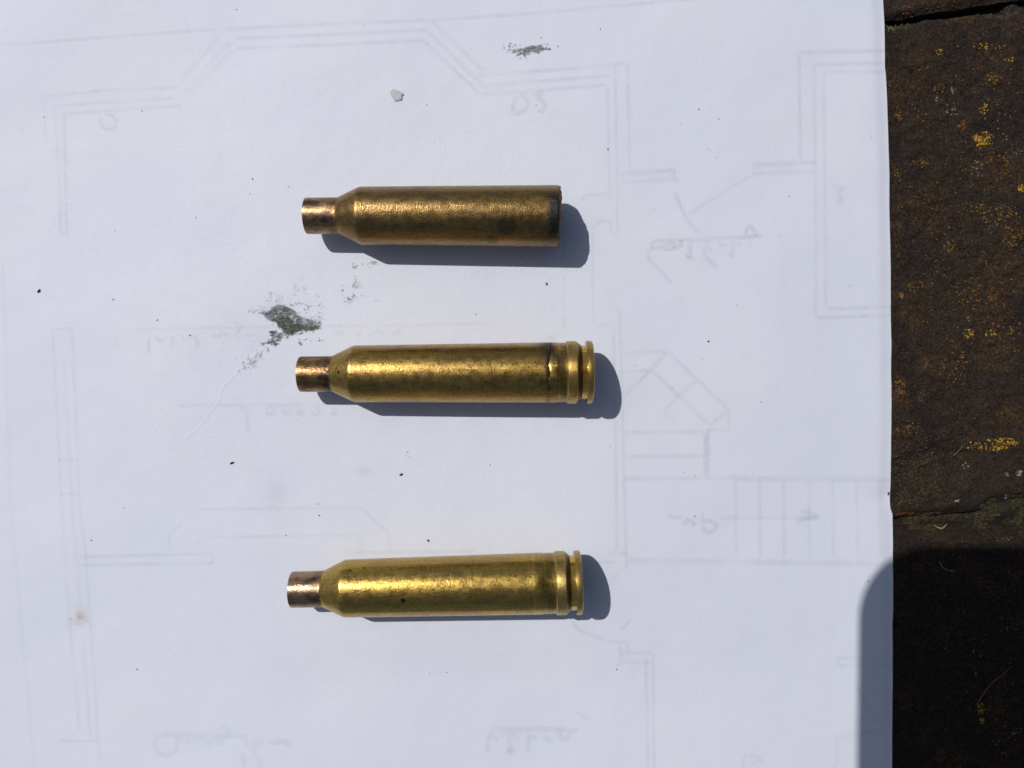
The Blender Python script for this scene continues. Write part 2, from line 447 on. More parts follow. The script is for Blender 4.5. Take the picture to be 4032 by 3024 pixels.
for pts in ([(3490, 92), (3505, 112), (3521, 136)], [(3492, 122), (3503, 112), (3516, 102)], [(3498, 100), (3497, 118), (3495, 130)], [(3510, 96), (3512, 112), (3522, 124)]):
    tube('blade', on_brick(pts, 0.6), 0.085, simple('straw', (0.17, 0.14, 0.06)) if 'straw' not in bpy.data.materials else bpy.data.materials['straw'], gs, seg=6, taper=[0.6, 1, 0.3])

# ------------------------------------------------------------------ the sheet of paper
edge_px = [(3470, -260), (3478, 0), (3483, 96), (3484.5, 270), (3487, 290), (3492, 386), (3495, 482), (3496, 520), (3502, 684), (3502, 800), (3504, 900), (3507, 993), (3509, 1113), (3510, 1219), (3511.5, 1282),
           (3514, 1354), (3511.5, 1475), (3513, 1600), (3511.5, 1890), (3509, 1990), (3510.5, 2005), (3518, 2026), (3519, 2082), (3518.5, 2227), (3519.5, 2400), (3517, 2465), (3518.5, 2706), (3518, 3024), (3512, 3400)]
EX, EY = at([q[0] for q in edge_px], [q[1] for q in edge_px], -2.2)
o_ = np.argsort(EY); EX, EY = EX[o_], EY[o_]
def edge_x(y):
    return np.interp(y, EY, EX)
def paper_z(x, y):
    calm = sstep(-66, -54, x) * sstep(38, 22, x) * sstep(-74, -62, y) * sstep(54, 42, y)
    z = -0.10 + (0.75 - 0.47 * calm) * fbm(x, y, 64, 2, 301) + (0.34 - 0.24 * calm) * fbm(x * 0.6 + y * 0.3, y - 0.4 * x, 24, 2, 305)
    # flatter where the cases lie
    ex = edge_x(y) - x
    roll = sstep(16, 3, ex) * 0.16 - sstep(3.2, 0.0, ex) * 0.40
    dx, dy = at(3500, 1965, 0)
    dent = -0.35 * np.exp(-(((x - dx) / 4.0) ** 2 + ((y - dy) / 2.0) ** 2))
    k = np.clip(x - 18, 0, 200)
    fall = -0.040 * k * k / (k + 18)          # the sheet slopes gently away towards its edge
    z = np.where(calm > 0, np.minimum(z, -0.005 + 2 * (1 - calm)), z)
    return z + roll * 0.9 + dent + fall
def atp(px, py):
    x, y = at(px, py, 0.0)
    for _ in range(4):
        x, y = at(px, py, paper_z(x, y))
    return x, y
ed_y = np.arange(-118, 112.01, 1.0)
tx_ = np.concatenate([np.arange(-300, -120, 6.0), np.arange(-120, 70, 1.2)])
off = np.array([14, 12, 10, 8, 7, 6, 5, 4.2, 3.5, 2.9, 2.4, 1.9, 1.5, 1.1, .8, .5, .3, .15, 0.0])
ed_y = np.unique(np.concatenate([ed_y, EY[(EY > -118) & (EY < 112)]]))
rows = []
for y in ed_y:
    ex = edge_x(y) + 0.05 * float(fbm(np.array([0.0]), np.array([y]), 3.0, 3, 77)[0])
    xs = np.concatenate([tx_, ex - off]); xs = np.concatenate([tx_ * 1.0, ex - off])
    rows.append(np.stack([xs, np.full(len(xs), y), paper_z(xs, np.full(len(xs), y))], -1))
V = np.array(rows); nr, nc = V.shape[:2]
top = V.reshape(-1, 3); bot = top.copy(); bot[:, 2] -= 0.11
Ft = grid_faces(nr, nc)[:, ::-1]; Fb = grid_faces(nr, nc) + len(top)
loop = [i * nc + nc - 1 for i in range(nr)] + [(nr - 1) * nc + j for j in range(nc - 2, -1, -1)] + [i * nc for i in range(nr - 2, -1, -1)] + [j for j in range(1, nc - 1)]
Fs = np.array([[loop[i], loop[i - 1], loop[i - 1] + len(top), loop[i] + len(top)] for i in range(len(loop))])
M = Mat('white_paper'); p = M.mm()
tint = M.noise(p, 0.03, 3, 0.5)
c = M.mix(M.ramp(tint, 0.3, 0.7), (0.700, 0.735, 0.835), (0.725, 0.755, 0.845))
c = M.mix(M.ramp(M.noise(p, 5.0, 4, 0.7), 0.35, 0.7, 0, 0.35), c, (0.665, 0.695, 0.785))
M.set(Base_Color=c, Roughness=M.ramp(M.noise(p, 3.4, 2, 0.6, stretch=(0.6, 1.3, 1)), 0.64, 0.72, 0.62, 0.26))
M.b.inputs['Specular IOR Level'].default_value = 0.4
h1 = M.noise(p, 2.6, 5, 0.72, stretch=(0.8, 1.15, 1)); h2 = M.noise(p, 0.22, 3, 0.5); h3 = M.noise(p, 0.06, 2, 0.5)
h = M.math('ADD', M.math('MULTIPLY', h1, 0.15), M.math('ADD', M.math('MULTIPLY', h2, 0.12), M.math('MULTIPLY', h3, 0.6)))
M.set(Normal=M.bump(h, 1.0, 0.55))
paper_mat = M.m
paper = link('paper_sheet', mesh_np('paper_sheet', np.vstack([top, bot]), np.vstack([Ft, Fb, Fs]), True, sharp=50), paper_mat)
tag(paper, 'white sheet of paper under the three cases with a faint house plan showing through', 'paper')

lift_n = [0]
def on_paper(x, y, lift=None):
    if lift is None:
        lift_n[0] += 1; lift = 0.012 + 0.00035 * (lift_n[0] % 90)
    return paper_z(x, y) + lift

# --- pencil plan: soft strips of graphite seen through the sheet
PV, PF, PA, PD = [], [], [], []
def stroke(pts, w=9, dens=0.5, wobble=1.4, step=14, smooth=False):
    P = np.array(pts, float)
    dens = dens * (1.30 if smooth else 0.85); w = w * (1.12 if smooth else 1.0)
    if smooth and len(P) > 2:
        Q = []
        for i in range(len(P) - 1):
            p0, p1, p2, p3 = P[max(i - 1, 0)], P[i], P[i + 1], P[min(i + 2, len(P) - 1)]
            for t in np.linspace(0, 1, 6)[:-1]:
                Q.append(0.5 * (2 * p1 + (p2 - p0) * t + (2 * p0 - 5 * p1 + 4 * p2 - p3) * t * t + (3 * p1 - p0 - 3 * p2 + p3) * t ** 3))
        Q.append(P[-1]); P = np.array(Q)
    L = np.concatenate([[0], np.cumsum(np.hypot(*np.diff(P, axis=0).T))])
    n = max(3, int(L[-1] / step) + 1)
    t = np.linspace(0, L[-1], n)
    x, y = np.interp(t, L, P[:, 0]), np.interp(t, L, P[:, 1])
    x = x + wobble * (rng.random(n) - 0.5); y = y + wobble * (rng.random(n) - 0.5)
    tx, ty = np.gradient(x), np.gradient(y); m = np.hypot(tx, ty) + 1e-6; nx, ny = -ty / m, tx / m
    dn = dens * (0.75 + 0.35 * rng.random(n)) * np.interp(t, [0, 10, L[-1] - 10, L[-1]], [0.4, 1, 1, 0.3])
    lift_n[0] += 1; w = w * 1.25 + 1
    b = len(PV)
    for s, a in ((-1, 0.0), (-0.4, 0.85), (0, 1.0), (0.4, 0.85), (1, 0.0)):
        qx, qy = atp(x + nx * s * w, y + ny * s * w)
        z = paper_z(qx, qy) + 0.012 + 0.0004 * (lift_n[0] % 120)
        for i in range(n):
            PV.append((qx[i], qy[i], z[i])); PA.append(a * dn[i])
    for k in range(4):
        for i in range(n - 1):
            PF.append((b + k * n + i, b + k * n + i + 1, b + (k + 1) * n + i + 1, b + (k + 1) * n + i))

def Tl(off, sc, pts):
    return [(off[0] + sc * a, off[1] + sc * b) for a, b in pts]
D1, D2, D3 = 0.42, 0.58, 0.75
# the long boundary line and the bay window wall
stroke([(0, 177), (261, 159), (444, 145), (668, 128), (857, 117)], 7, .42)
stroke([(887, 115), (1344, 92), (1702, 79), (2104, 52), (2688, 0), (2760, -8)], 8, .5)
stroke([(930, 152), (1344, 134), (1684, 118)], 8, .5); stroke([(930, 191), (1344, 175), (1669, 159)], 8, .5)
for a, b in (((869, 134), (699, 337)), ((905, 165), (720, 372)), ((917, 194), (753, 371))): stroke([a, b], 11, .32)
for q in ([(173, 381), (425, 355), (699, 346)], [(216, 417), (687, 386)], [(225, 450), (717, 416)]): stroke(q, 7, .42)
for q in ([(174, 381), (182, 589)], [(216, 419), (225, 583), (240, 935)], [(252, 450), (264, 935)]): stroke(q, 6, .42)
stroke([(246, 450), (255, 930)], 22, .18)
stroke([(182, 592), (243, 588)], 6, .35)
stroke(Tl((0, 0), .6076, [(660, 760), (650, 800), (680, 835), (730, 835), (755, 800), (730, 750), (680, 745)]), 7, .33, smooth=True); stroke(Tl((0, 0), .6076, [(815, 735), (830, 810)]), 7, .33)
for a, b in (((1702, 85), (1909, 286)), ((1684, 122), (1927, 365)), ((1669, 161), (1891, 371))): stroke([a, b], 9, .55)
for q in ([(1879, 298), (2200, 274), (2468, 249)], [(1909, 337), (2407, 298)], [(1891, 374), (2392, 334)]): stroke(q, 8, .58)
stroke(Tl((1344, 0), .6076, [(1130, 620), (1110, 730), (1170, 725), (1210, 670), (1180, 620), (1140, 625)]), 9, .55, smooth=True)
stroke(Tl((1344, 0), .6076, [(1322, 612), (1255, 608), (1290, 640), (1322, 682), (1300, 722), (1262, 708)]), 9, .5, smooth=True)
for q in ([(2422, 255), (2432, 911)], [(2471, 249), (2480, 680)], [(2392, 340), (2402, 796)]): stroke(q, 6, .5)
stroke([(2438, 687), (2656, 668)], 8, .6); stroke([(2438, 720), (2681, 705)], 8, .6); stroke([(2480, 690), (2656, 684)], 22, .28); stroke([(2656, 662), (2658, 708)], 6, .55)
stroke([(2286, 790), (2316, 766), (2398, 767)], 7, .5); stroke([(2401, 872), (2365, 869), (2328, 905)], 7, .5)
stroke([(2404, 872), (2404, 918), (2434, 921), (2434, 896)], 7, .5)
stroke([(2222, 870), (2222, 1100), (2218, 1290)], 6, .36); stroke([(2333, 905), (2335, 1265), (2348, 1280), (2410, 1282)], 6, .38)
# right-hand room
for q in ([(3147, 207), (3484, 200)], [(3211, 255), (3484, 248)], [(3251, 284), (3486, 282)]): stroke(q, 9, .6)
for q in ([(3146, 210), (3152, 626)], [(3205, 258), (3213, 1008), (3211, 1251)], [(3243, 286), (3251, 1008), (3251, 1215)]): stroke(q, 8, .52)
stroke([(2962, 647), (3217, 641)], 9, .6); stroke([(2959, 687), (3208, 674)], 9, .6); stroke([(2962, 664), (3138, 656)], 20, .28)
stroke([(2959, 690), (2707, 845)], 7, .45); stroke([(2655, 753), (2680, 814), (2710, 869), (2753, 921)], 8, .5, smooth=True)
stroke(Tl((2388, 0), .6076, [(1460, 1190), (1500, 1220), (1540, 1210), (1500, 1260), (1530, 1290), (1490, 1325)]), 9, .45, smooth=True)
fe = ((2500, 850), .27125)
for q, d in (([(250, 370), (790, 350), (1340, 320), (1860, 295)], .55), ([(260, 370), (230, 480), (190, 540), (230, 650), (400, 830), (540, 990)], .5), ([(250, 480), (350, 465), (500, 490), (650, 440), (700, 400), (620, 370)], .55),
             ([(330, 420), (420, 430), (470, 400), (560, 420), (600, 460)], .4), ([(800, 360), (800, 620)], .5), ([(720, 590), (870, 622)], .62), ([(1050, 350), (1020, 480), (1000, 560), (1060, 630), (1200, 750)], .5), ([(1040, 480), (1135, 492)], .5),
             ([(1050, 360), (1100, 400)], .45), ([(1210, 350), (1240, 420), (1300, 430), (1330, 370)], .45), ([(1430, 340), (1420, 660)], .48), ([(1320, 580), (1440, 560)], .55), ([(1480, 390), (1560, 450)], .5), ([(1640, 400), (1730, 400)], .4),
             ([(1610, 290), (1630, 180), (1690, 150), (1735, 230), (1760, 300)], .5), ([(2080, 285), (2130, 285)], .4)):
    stroke(Tl(*fe, q), 8, d, smooth=True)
stroke([(3257, 1216), (3508, 1207)], 8, .65); stroke([(3214, 1252), (3508, 1242)], 8, .65)
# stair and hall walls
for q in ([(2440, 1215), (2461, 2016), (2467, 2244)], [(2415, 1281), (2428, 2016), (2430, 2168)]): stroke(q, 7, .56)
for q in ([(2449, 1390), (2628, 1384)], [(2449, 1464), (2561, 1458)], [(2628, 1384), (2561, 1458), (2455, 1561)], [(2628, 1385), (2868, 1610)], [(2567, 1458), (2789, 1670)], [(2740, 1500), (2674, 1555), (2622, 1613), (2619, 1652)],
          [(2868, 1610), (2871, 1692), (2789, 1693)], [(2865, 1613), (2789, 1682)], [(2458, 1702), (2771, 1700)], [(2458, 1798), (2771, 1796)], [(2458, 1886), (2777, 1883)], [(2776, 1703), (2777, 1883)], [(2789, 1682), (2787, 1883)]):
    stroke(q, 8, .56)
stroke([(2782, 1690), (2782, 1883)], 14, .25)
stroke([(2777, 1883), (3100, 1886), (3514, 1889)], 12, .58); stroke([(2470, 2207), (3000, 2213), (3360, 2218)], 13, .58); stroke([(3360, 2218), (3514, 2221)], 12, .5)
for i, x in enumerate((2895, 2990, 3084, 3184, 3278, 3372, 3463)): stroke([(x, 1893), (x + 4, 2198)], 8, .55 - .04 * i)
up = ((2600, 1980), .3165)
for q in ([(90, 120), (130, 180), (290, 180)], [(730, 185), (1200, 185), (1990, 182)], [(530, 100), (520, 270)], [(530, 245), (600, 220), (680, 250), (700, 290), (660, 350), (600, 365), (540, 330), (520, 280)], [(300, 290), (320, 220), (360, 210), (410, 250), (430, 300)],
          [(1730, 100), (1860, 130), (1990, 172), (1800, 200), (1690, 240)]):
    stroke(Tl(*up, q), 9, .48, smooth=len(q) > 3)
for q in ([(2388, 2180), (2467, 2179)], [(2300, 2213), (2434, 2213)], [(2434, 2247), (2400, 2308)], [(2388, 2523), (2440, 2529), (2470, 2529), (2473, 2569)], [(2440, 2532), (2446, 2614)], [(2440, 2572), (2570, 2570)], [(2443, 2608), (2570, 2608)],
          [(2543, 2581), (2551, 3024), (2552, 3060)], [(2570, 2572), (2576, 3024), (2577, 3060)]):
    stroke(q, 8, .5)
stroke([(2250, 2446), (2290, 2485), (2388, 2522)], 7, .42, smooth=True); stroke([(2310, 2450), (2300, 2490)], 7, .35)
stroke([(2443, 2487), (2479, 2444)], 5, .8); stroke([(2479, 2444), (2516, 2408)], 5, .35)
for q in ([(3293, 2590), (3518, 2590)], [(3296, 2621), (3518, 2621)], [(3293, 2590), (3296, 2621)], [(3372, 2703), (3457, 2848)], [(3293, 2903), (3482, 2873)], [(3293, 2903), (3296, 3024)]): stroke(q, 8, .42)
stroke([(2925, 2976), (2975, 2975), (3000, 2990)], 9, .4); stroke([(2925, 2976), (2926, 3030)], 9, .4); stroke([(2955, 3005), (3020, 3000)], 9, .35)
# left-hand walls and fireplace
for q, d in (([(9, 1008), (43, 2016), (137, 3024)], .25), ([(207, 1297), (243, 2016), (273, 2441), (313, 2879)], .34), ([(283, 1291), (316, 2016), (337, 2168), (395, 3024)], .36), ([(252, 1421), (286, 2016), (316, 2393)], .34), ([(328, 2533), (358, 2921)], .32),
             ([(207, 1297), (283, 1291)], .34), ([(225, 1813), (310, 1810)], .36), ([(234, 1947), (313, 1944)], .42), ([(310, 2193), (832, 2180)], .52), ([(304, 2226), (842, 2217)], .5), ([(832, 2178), (842, 2217)], .45), ([(228, 2918), (389, 2918)], .48),
             ([(775, 2005), (665, 2110), (665, 2168)], .4), ([(775, 2005), (1100, 2002), (1422, 2000), (1527, 2096), (1540, 2178)], .42), ([(775, 2168), (775, 2140), (802, 2116), (1344, 2107), (1404, 2107), (1421, 2140), (1421, 2170)], .42), ([(1350, 2176), (1870, 2172)], .5), ([(280, 2387), (350, 2392)], .3)):
    stroke(q, 7, d)
stroke([(540, 1298), (1100, 1286), (1540, 1281), (1950, 1272)], 7, .36); stroke([(696, 1597), (900, 1596), (1215, 1592)], 8, .45)
lv = ((550, 1220), .5425)
for q in ([(70, 180), (60, 320)], [(110, 180), (150, 230), (190, 200)], [(230, 180), (240, 270)], [(300, 180), (330, 220), (380, 190), (420, 230), (410, 290)], [(520, 180), (560, 200), (600, 170), (650, 200)], [(680, 190), (720, 160), (720, 90), (680, 110)], [(760, 190), (830, 185)],
          [(1420, 190), (1450, 150), (1480, 190)], [(1590, 150), (1600, 200)], [(1660, 195), (1720, 150), (1780, 190)], [(1840, 190), (1870, 150), (1900, 180)], [(720, 730), (770, 715), (780, 780), (792, 900)], [(910, 730), (940, 765), (980, 730), (945, 705), (910, 730)], [(1030, 705), (1060, 760), (1100, 710)],
          [(1140, 705), (1170, 765), (1200, 710)], [(1240, 740), (1290, 765), (1300, 720), (1260, 705)], [(1380, 740), (1420, 765), (1400, 710)]):
    stroke(Tl(*lv, q), 8, .34, smooth=True)
dr = ((550, 2800), .3165)
for q in ([(150, 285), (480, 292), (1350, 310)], [(470, 310), (460, 430), (430, 510), (330, 550), (230, 510), (190, 440), (190, 380), (260, 315)], [(500, 320), (520, 370), (545, 330)], [(560, 330), (590, 400), (640, 330)], [(700, 330), (720, 380)], [(760, 320), (850, 410), (900, 330)],
          [(1060, 420), (970, 400), (990, 340), (1090, 330), (1110, 240), (1060, 185), (980, 255)], [(1330, 310), (1320, 450)], [(1280, 500), (1310, 708)], [(1360, 430), (1430, 500), (1520, 708)], [(1400, 370), (1460, 340), (1520, 400), (1460, 430), (1400, 375)],
          [(1590, 340), (1680, 420), (1700, 340), (1760, 410), (1800, 350), (1840, 420), (1890, 350)]):
    stroke(Tl(*dr, q), 10, .34, smooth=True)
kt = ((1850, 2820), .2712)
for q in ([(290, 175), (1000, 182), (1600, 210)], [(300, 190), (240, 530)], [(290, 300), (340, 290), (420, 360)], [(490, 220), (500, 290)], [(580, 180), (590, 590)], [(510, 490), (690, 490)], [(740, 340), (650, 300), (650, 240), (700, 220), (790, 235)], [(860, 180), (840, 560)], [(870, 300), (920, 300), (970, 290)],
          [(1070, 270), (1120, 340), (1200, 340)], [(1290, 230), (1350, 330), (1420, 320), (1460, 220)]):
    stroke(Tl(*kt, q), 10, .40, smooth=True)
stroke([(2268, 2805), (2330, 2840)], 9, .4)
M = Mat('pencil_showing_through'); p = M.mm()
M.set(Base_Color=(0.14, 0.16, 0.24), Roughness=0.7)
M.b.inputs['Specular IOR Level'].default_value = 0.1
gr = M.ramp(M.noise(p, 2.4, 4, 0.7), 0.25, 0.7, 0.35, 1.15)
M.fade(M.math('MULTIPLY', M.math('MULTIPLY', M.attr('dens'), M.math('MULTIPLY', gr, M.ramp(M.noise(p, 0.09, 3, 0.6), 0.32, 0.66, 0.45, 1.15))), 0.16, clamp=True))
pl = link('pencil_plan', mesh_np('pencil_plan', PV, np.array(PF), True, attrs={'dens': PA}), M.m, paper)

# --- smudges: a fine patch that carries how dense the soot lies
def smudge(name, x0, y0, x1, y1, step, dens, mat, label=None):
    nx, ny = int((x1 - x0) / step) + 1, int((y1 - y0) / step) + 1
    PX, PY = np.meshgrid(np.linspace(x0, x1, nx), np.linspace(y0, y1, ny), indexing='ij')
    D = np.clip(dens(PX, PY), 0, 1)
    D[0, :] = D[-1, :] = 0; D[:, 0] = D[:, -1] = 0
    X, Y = atp(PX, PY)
    V = np.stack([X, Y, paper_z(X, Y) + 0.072], -1).reshape(-1, 3)
    Fc = grid_faces(nx, ny)[:, ::-1]
    keep = D.ravel()[Fc].max(1) > 0.004
    Fc = Fc[keep]; used = np.unique(Fc); mp = np.full(len(V), -1); mp[used] = np.arange(len(used))
    o = link(name, mesh_np(name, V[used], mp[Fc][:, ::-1], True, attrs={'dens': D.ravel()[used]}), mat, paper)
    if label: o['label'] = label
    return o
def soot_mat(name, col, col2, k=1.0):
    M = Mat(name); p = M.mm()
    M.set(Base_Color=M.mix(M.ramp(M.noise(p, 3.0, 4, 0.7), 0.35, 0.65), col, col2), Roughness=0.7)
    M.b.inputs['Specular IOR Level'].default_value = 0.2
    return M.fade(M.math('MULTIPLY', M.attr('dens'), k, clamp=True)).m
def inside(px, py, poly):
    """signed distance in pixels to a polygon, positive inside"""
    poly = np.array(poly, float); d = np.full(px.shape, 1e9); ins = np.zeros(px.shape, bool)
    for i in range(len(poly)):
        (ax, ay), (bx, by) = poly[i], poly[(i + 1) % len(poly)]
        t = np.clip(((px - ax) * (bx - ax) + (py - ay) * (by - ay)) / ((bx - ax) ** 2 + (by - ay) ** 2 + 1e-9), 0, 1)
        d = np.minimum(d, np.hypot(px - ax - t * (bx - ax), py - ay - t * (by - ay)))
        c = ((ay > py) != (by > py)) & (px < (bx - ax) * (py - ay) / (by - ay + 1e-12) + ax)
        ins ^= c
    return np.where(ins, d, -d)
def fibre(px, py, ang, wl_u, wl_v, seed):
    u = px * math.cos(ang) + py * math.sin(ang); v = -px * math.sin(ang) + py * math.cos(ang)
    return fbm(u / wl_u, v / wl_v, 1.0, 3, seed, 0.6)
def flecks(px, py, items, seed):
    """little soot strokes: (x, y, spread x, spread y, count, length, width, angle)"""
    r = np.random.default_rng(seed); D = np.zeros(px.shape)
    for (cx, cy, sx, sy, n, ln, w, ang) in items:
        for _ in range(n):
            x, y = cx + r.normal() * sx, cy + r.normal() * sy
            a = ang + r.normal() * 0.5; l = ln * (0.4 + r.random()); ww = w * (0.6 + 0.8 * r.random())
            sel = (abs(px - x) < l + 8) & (abs(py - y) < l + 8)
            if not sel.any(): continue
            u = (px[sel] - x) * math.cos(a) + (py[sel] - y) * math.sin(a); v = -(px[sel] - x) * math.sin(a) + (py[sel] - y) * math.cos(a)
            D[sel] = np.maximum(D[sel], (0.45 + 0.5 * r.random()) * (1 - sstep(0.55, 1.3, np.hypot(u / l, v / ww))))
    return D
big_poly = Tl((980, 1170), .1356, [(310, 455), (430, 520), (500, 600), (620, 690), (800, 740), (830, 820), (880, 900), (980, 960), (1000, 1030), (1060, 1090), (1200, 1120), (1300, 1090), (1370, 1010), (1650, 985), (1850, 970), (2030, 930), (2120, 740), (2050, 690), (1900, 680), (1700, 620),
                                   (1500, 560), (1400, 480), (1330, 400), (1240, 350), (1100, 260), (900, 215), (780, 240), (650, 320), (600, 400), (480, 430)])
dark_poly = Tl((980, 1170), .1356, [(820, 640), (1000, 560), (1300, 640), (1360, 760), (1700, 840), (1950, 880), (1900, 940), (1400, 980), (1250, 1090), (1080, 1060), (980, 940), (860, 860), (820, 780)])
def big_dens(px, py):
    d = inside(px, py, big_poly) + 4 * fbm(px, py, 9, 3, 9)
    k = inside(px, py, dark_poly)
    f = fibre(px, py, 0.25, 9, 3.4, 31)
    base = sstep(-5, 6, d) * (0.56 + 0.30 * sstep(-18, 16, k) + 0.65 * f)
    # paler, broken upper right lobe
    lobe = sstep(1165, 1215, px) * sstep(1285, 1262, py)
    base = base * (1 - lobe * 0.75 * sstep(-0.3, 0.3, fbm(px, py, 9, 3, 44) + 0.15))
    white = np.exp(-(((px - 1148) / 11) ** 2 + ((py - 1246) / 6) ** 2)) + np.exp(-(((px - 1160) / 6) ** 2 + ((py - 1260) / 6) ** 2))
    base = base * (1 - 0.8 * np.clip(white, 0, 1))
    fan = sstep(60, 0, np.hypot((px - 1090) * 0.75, py - 1195)) * sstep(1225, 1180, py) * 0.15 * sstep(-0.2, 0.5, fibre(px, py, 1.2, 26, 5, 51))
    halo = sstep(40, 0, np.hypot((px - 1030) * 0.6, (py - 1220) * 1.5)) * 0.24 * sstep(-0.2, 0.5, fibre(px, py, 0.3, 20, 4, 52))
    fl = flecks(px, py, [(1076, 1313, 9, 6, 10, 9, 3.4, -0.6), (1098, 1325, 11, 7, 14, 9, 3.6, -0.6), (1066, 1345, 9, 6, 16, 7, 3.2, -0.5), (1080, 1352, 8, 5, 10, 7, 3.4, -0.5), (1035, 1352, 8, 5, 6, 4, 2, -.5), (1056, 1378, 4, 4, 4, 4, 2.4, -.7), (1184, 1350, 5, 6, 7, 5, 2.4, -0.5),
                         (1220, 1208, 7, 5, 9, 5, 2.2, 0.4), (1153, 1205, 3, 5, 4, 6, 2.2, -1.3), (1170, 1195, 14, 5, 12, 4, 1.8, -.3), (1254, 1205, 3, 3, 3, 3, 2.2, 0), (1240, 1250, 22, 16, 46, 4, 1.8, -0.3), (1190, 1312, 12, 4, 9, 4, 1.8, -.5), (1197, 1335, 10, 3, 5, 3, 1.6, -.3), (1250, 1337, 16, 6, 8, 3, 1.4, 0),
                         (1130, 1328, 3, 3, 4, 6, 2.2, -.6), (1116, 1322, 3, 3, 3, 6, 2.0, -.8), (1255, 1170, 8, 30, 12, 3, 1.3, -1), (1165, 1140, 6, 14, 12, 4, 1.4, -1.2), (1200, 1135, 8, 16, 14, 4, 1.4, -1.2), (1060, 1165, 8, 14, 8, 6, 1.5, 1.1), (1000, 1225, 20, 6, 10, 8, 1.3, 0.2), (1090, 1190, 30, 14, 24, 4, 1.4, .8)], 61)
    return np.maximum(np.maximum(base, fl * np.where(py > 1290, 0.85, 0.42)), np.maximum(fan, halo))
soot = soot_mat('soot', (0.030, 0.034, 0.030), (0.120, 0.130, 0.098), 1.0)
smudge('soot_smudge', 975, 1090, 1285, 1400, 1.7, big_dens, soot, 'dark grey green soot smudge with a scraped tail')
top_poly = Tl((1950, 130), .1356, [(460, 500), (600, 460), (780, 440), (830, 460), (860, 400), (1050, 370), (1220, 370), (1330, 340), (1390, 400), (1420, 450), (1600, 455), (1590, 480), (1420, 500), (1380, 530), (1140, 570), (1060, 540), (960, 540), (850, 610), (800, 590), (780, 500), (640, 590), (480, 580)])
def top_dens(px, py):
    d = inside(px, py, top_poly) + 3 * fbm(px, py, 8, 3, 12)
    b = sstep(-4, 5, d) * (0.52 + 0.4 * fibre(px, py, -0.2, 8, 3.2, 33)) * (0.5 + 0.5 * sstep(2040, 2075, px))
    fl = flecks(px, py, [(2060, 212, 14, 6, 16, 7, 2.2, -0.8), (2030, 203, 14, 6, 12, 5, 2.0, -.6), (2085, 203, 20, 4, 16, 6, 2.2, -.3), (2140, 192, 18, 3, 10, 5, 2.2, -.1), (2000, 185, 10, 6, 8, 4, 1.8, -.4), (2152, 175, 5, 3, 3, 3, 2, -.5), (2198, 184, 4, 2, 2, 3, 1.8, .5), (2130, 152, 2, 2, 1, 3, 2, 0), (2020, 180, 12, 8, 6, 6, 1.3, -.7)], 63)
    return np.maximum(b, fl * 0.85)
smudge('soot_smudge', 1980, 140, 2215, 235, 1.7, top_dens, soot, 'small grey soot streak')
def trail_dens(px, py):
    return 0.6 * flecks(px, py, [(1395, 1048, 5, 4, 14, 4, 1.7, -.6), (1400, 1100, 6, 10, 14, 3, 1.5, -1), (1402, 1125, 8, 8, 22, 3.5, 1.6, -1), (1373, 1180, 8, 6, 18, 4, 1.8, -.6), (1400, 1165, 12, 6, 14, 3, 1.4, -.5), (1348, 1140, 4, 10, 10, 3, 1.6, -1), (1470, 1034, 10, 3, 16, 4, 1.6, -.2), (1440, 1040, 18, 4, 6, 3, 1.4, -.3), (1480, 1180, 6, 6, 4, 3, 1.3, -.8)], 65)
smudge('soot_smudge', 1330, 1015, 1500, 1205, 1.8, trail_dens, soot, 'sparse trail of tiny soot flecks')
def scrape_dens(px, py):
    return 0.55 * flecks(px, py, [(1015, 1402, 14, 12, 12, 8, 1.5, -.8), (985, 1425, 10, 10, 10, 8, 1.5, -.8), (965, 1445, 7, 7, 10, 5, 1.5, -.8), (998, 1428, 12, 8, 14, 4, 1.2, -.4), (945, 1462, 4, 4, 3, 5, 1.2, -.8)], 67) + 0.10 * sstep(18, 0, abs((py - 1400) + 0.85 * (px - 1022))) * sstep(40, 0, abs(px - 1010)) * sstep(-.2, .5, fibre(px, py, -.75, 20, 4, 90))
smudge('soot_smudge', 920, 1360, 1060, 1490, 1.8, scrape_dens, soot, 'faint soot scrape along the crease')
dirt = soot_mat('grey_dirt', (0.10, 0.10, 0.14), (0.16, 0.16, 0.2))
for cx_, cy_, rx_, ry_, k_ in ((1090, 1960, 40, 70, 0.07), (1435, 1855, 30, 14, 0.06), (1050, 1330, 60, 26, 0.06), (2170, 1330, 14, 10, 0.10)):
    o = smudge('dirt_mark', cx_ - 2 * rx_, cy_ - 2 * ry_, cx_ + 2 * rx_, cy_ + 2 * ry_, 6, lambda px, py: k_ * (0.7 + 0.6 * fbm(px, py, 40, 3, 15)) * np.exp(-(((px - cx_) / rx_) ** 2 + ((py - cy_) / ry_) ** 2)) + 0.004, dirt)
def yel_dens(px, py):
    n = 0.5 + 0.8 * fbm(px, py, 18, 3, 23)
    return np.clip(n, 0, 1) * (0.55 * np.exp(-(((px - 318) / 20) ** 2 + ((py - 2425) / 22) ** 2)) + 0.35 * np.exp(-(((px - 278) / 8) ** 2 + ((py - 2438) / 6) ** 2)) + 0.15 * np.exp(-(((px - 300) / 40) ** 2 + ((py - 2450) / 14) ** 2)))
smudge('yellow_stain', 230, 2360, 390, 2500, 3, yel_dens, soot_mat('yellow_stain', (0.50, 0.36, 0.13), (0.62, 0.46, 0.18)))

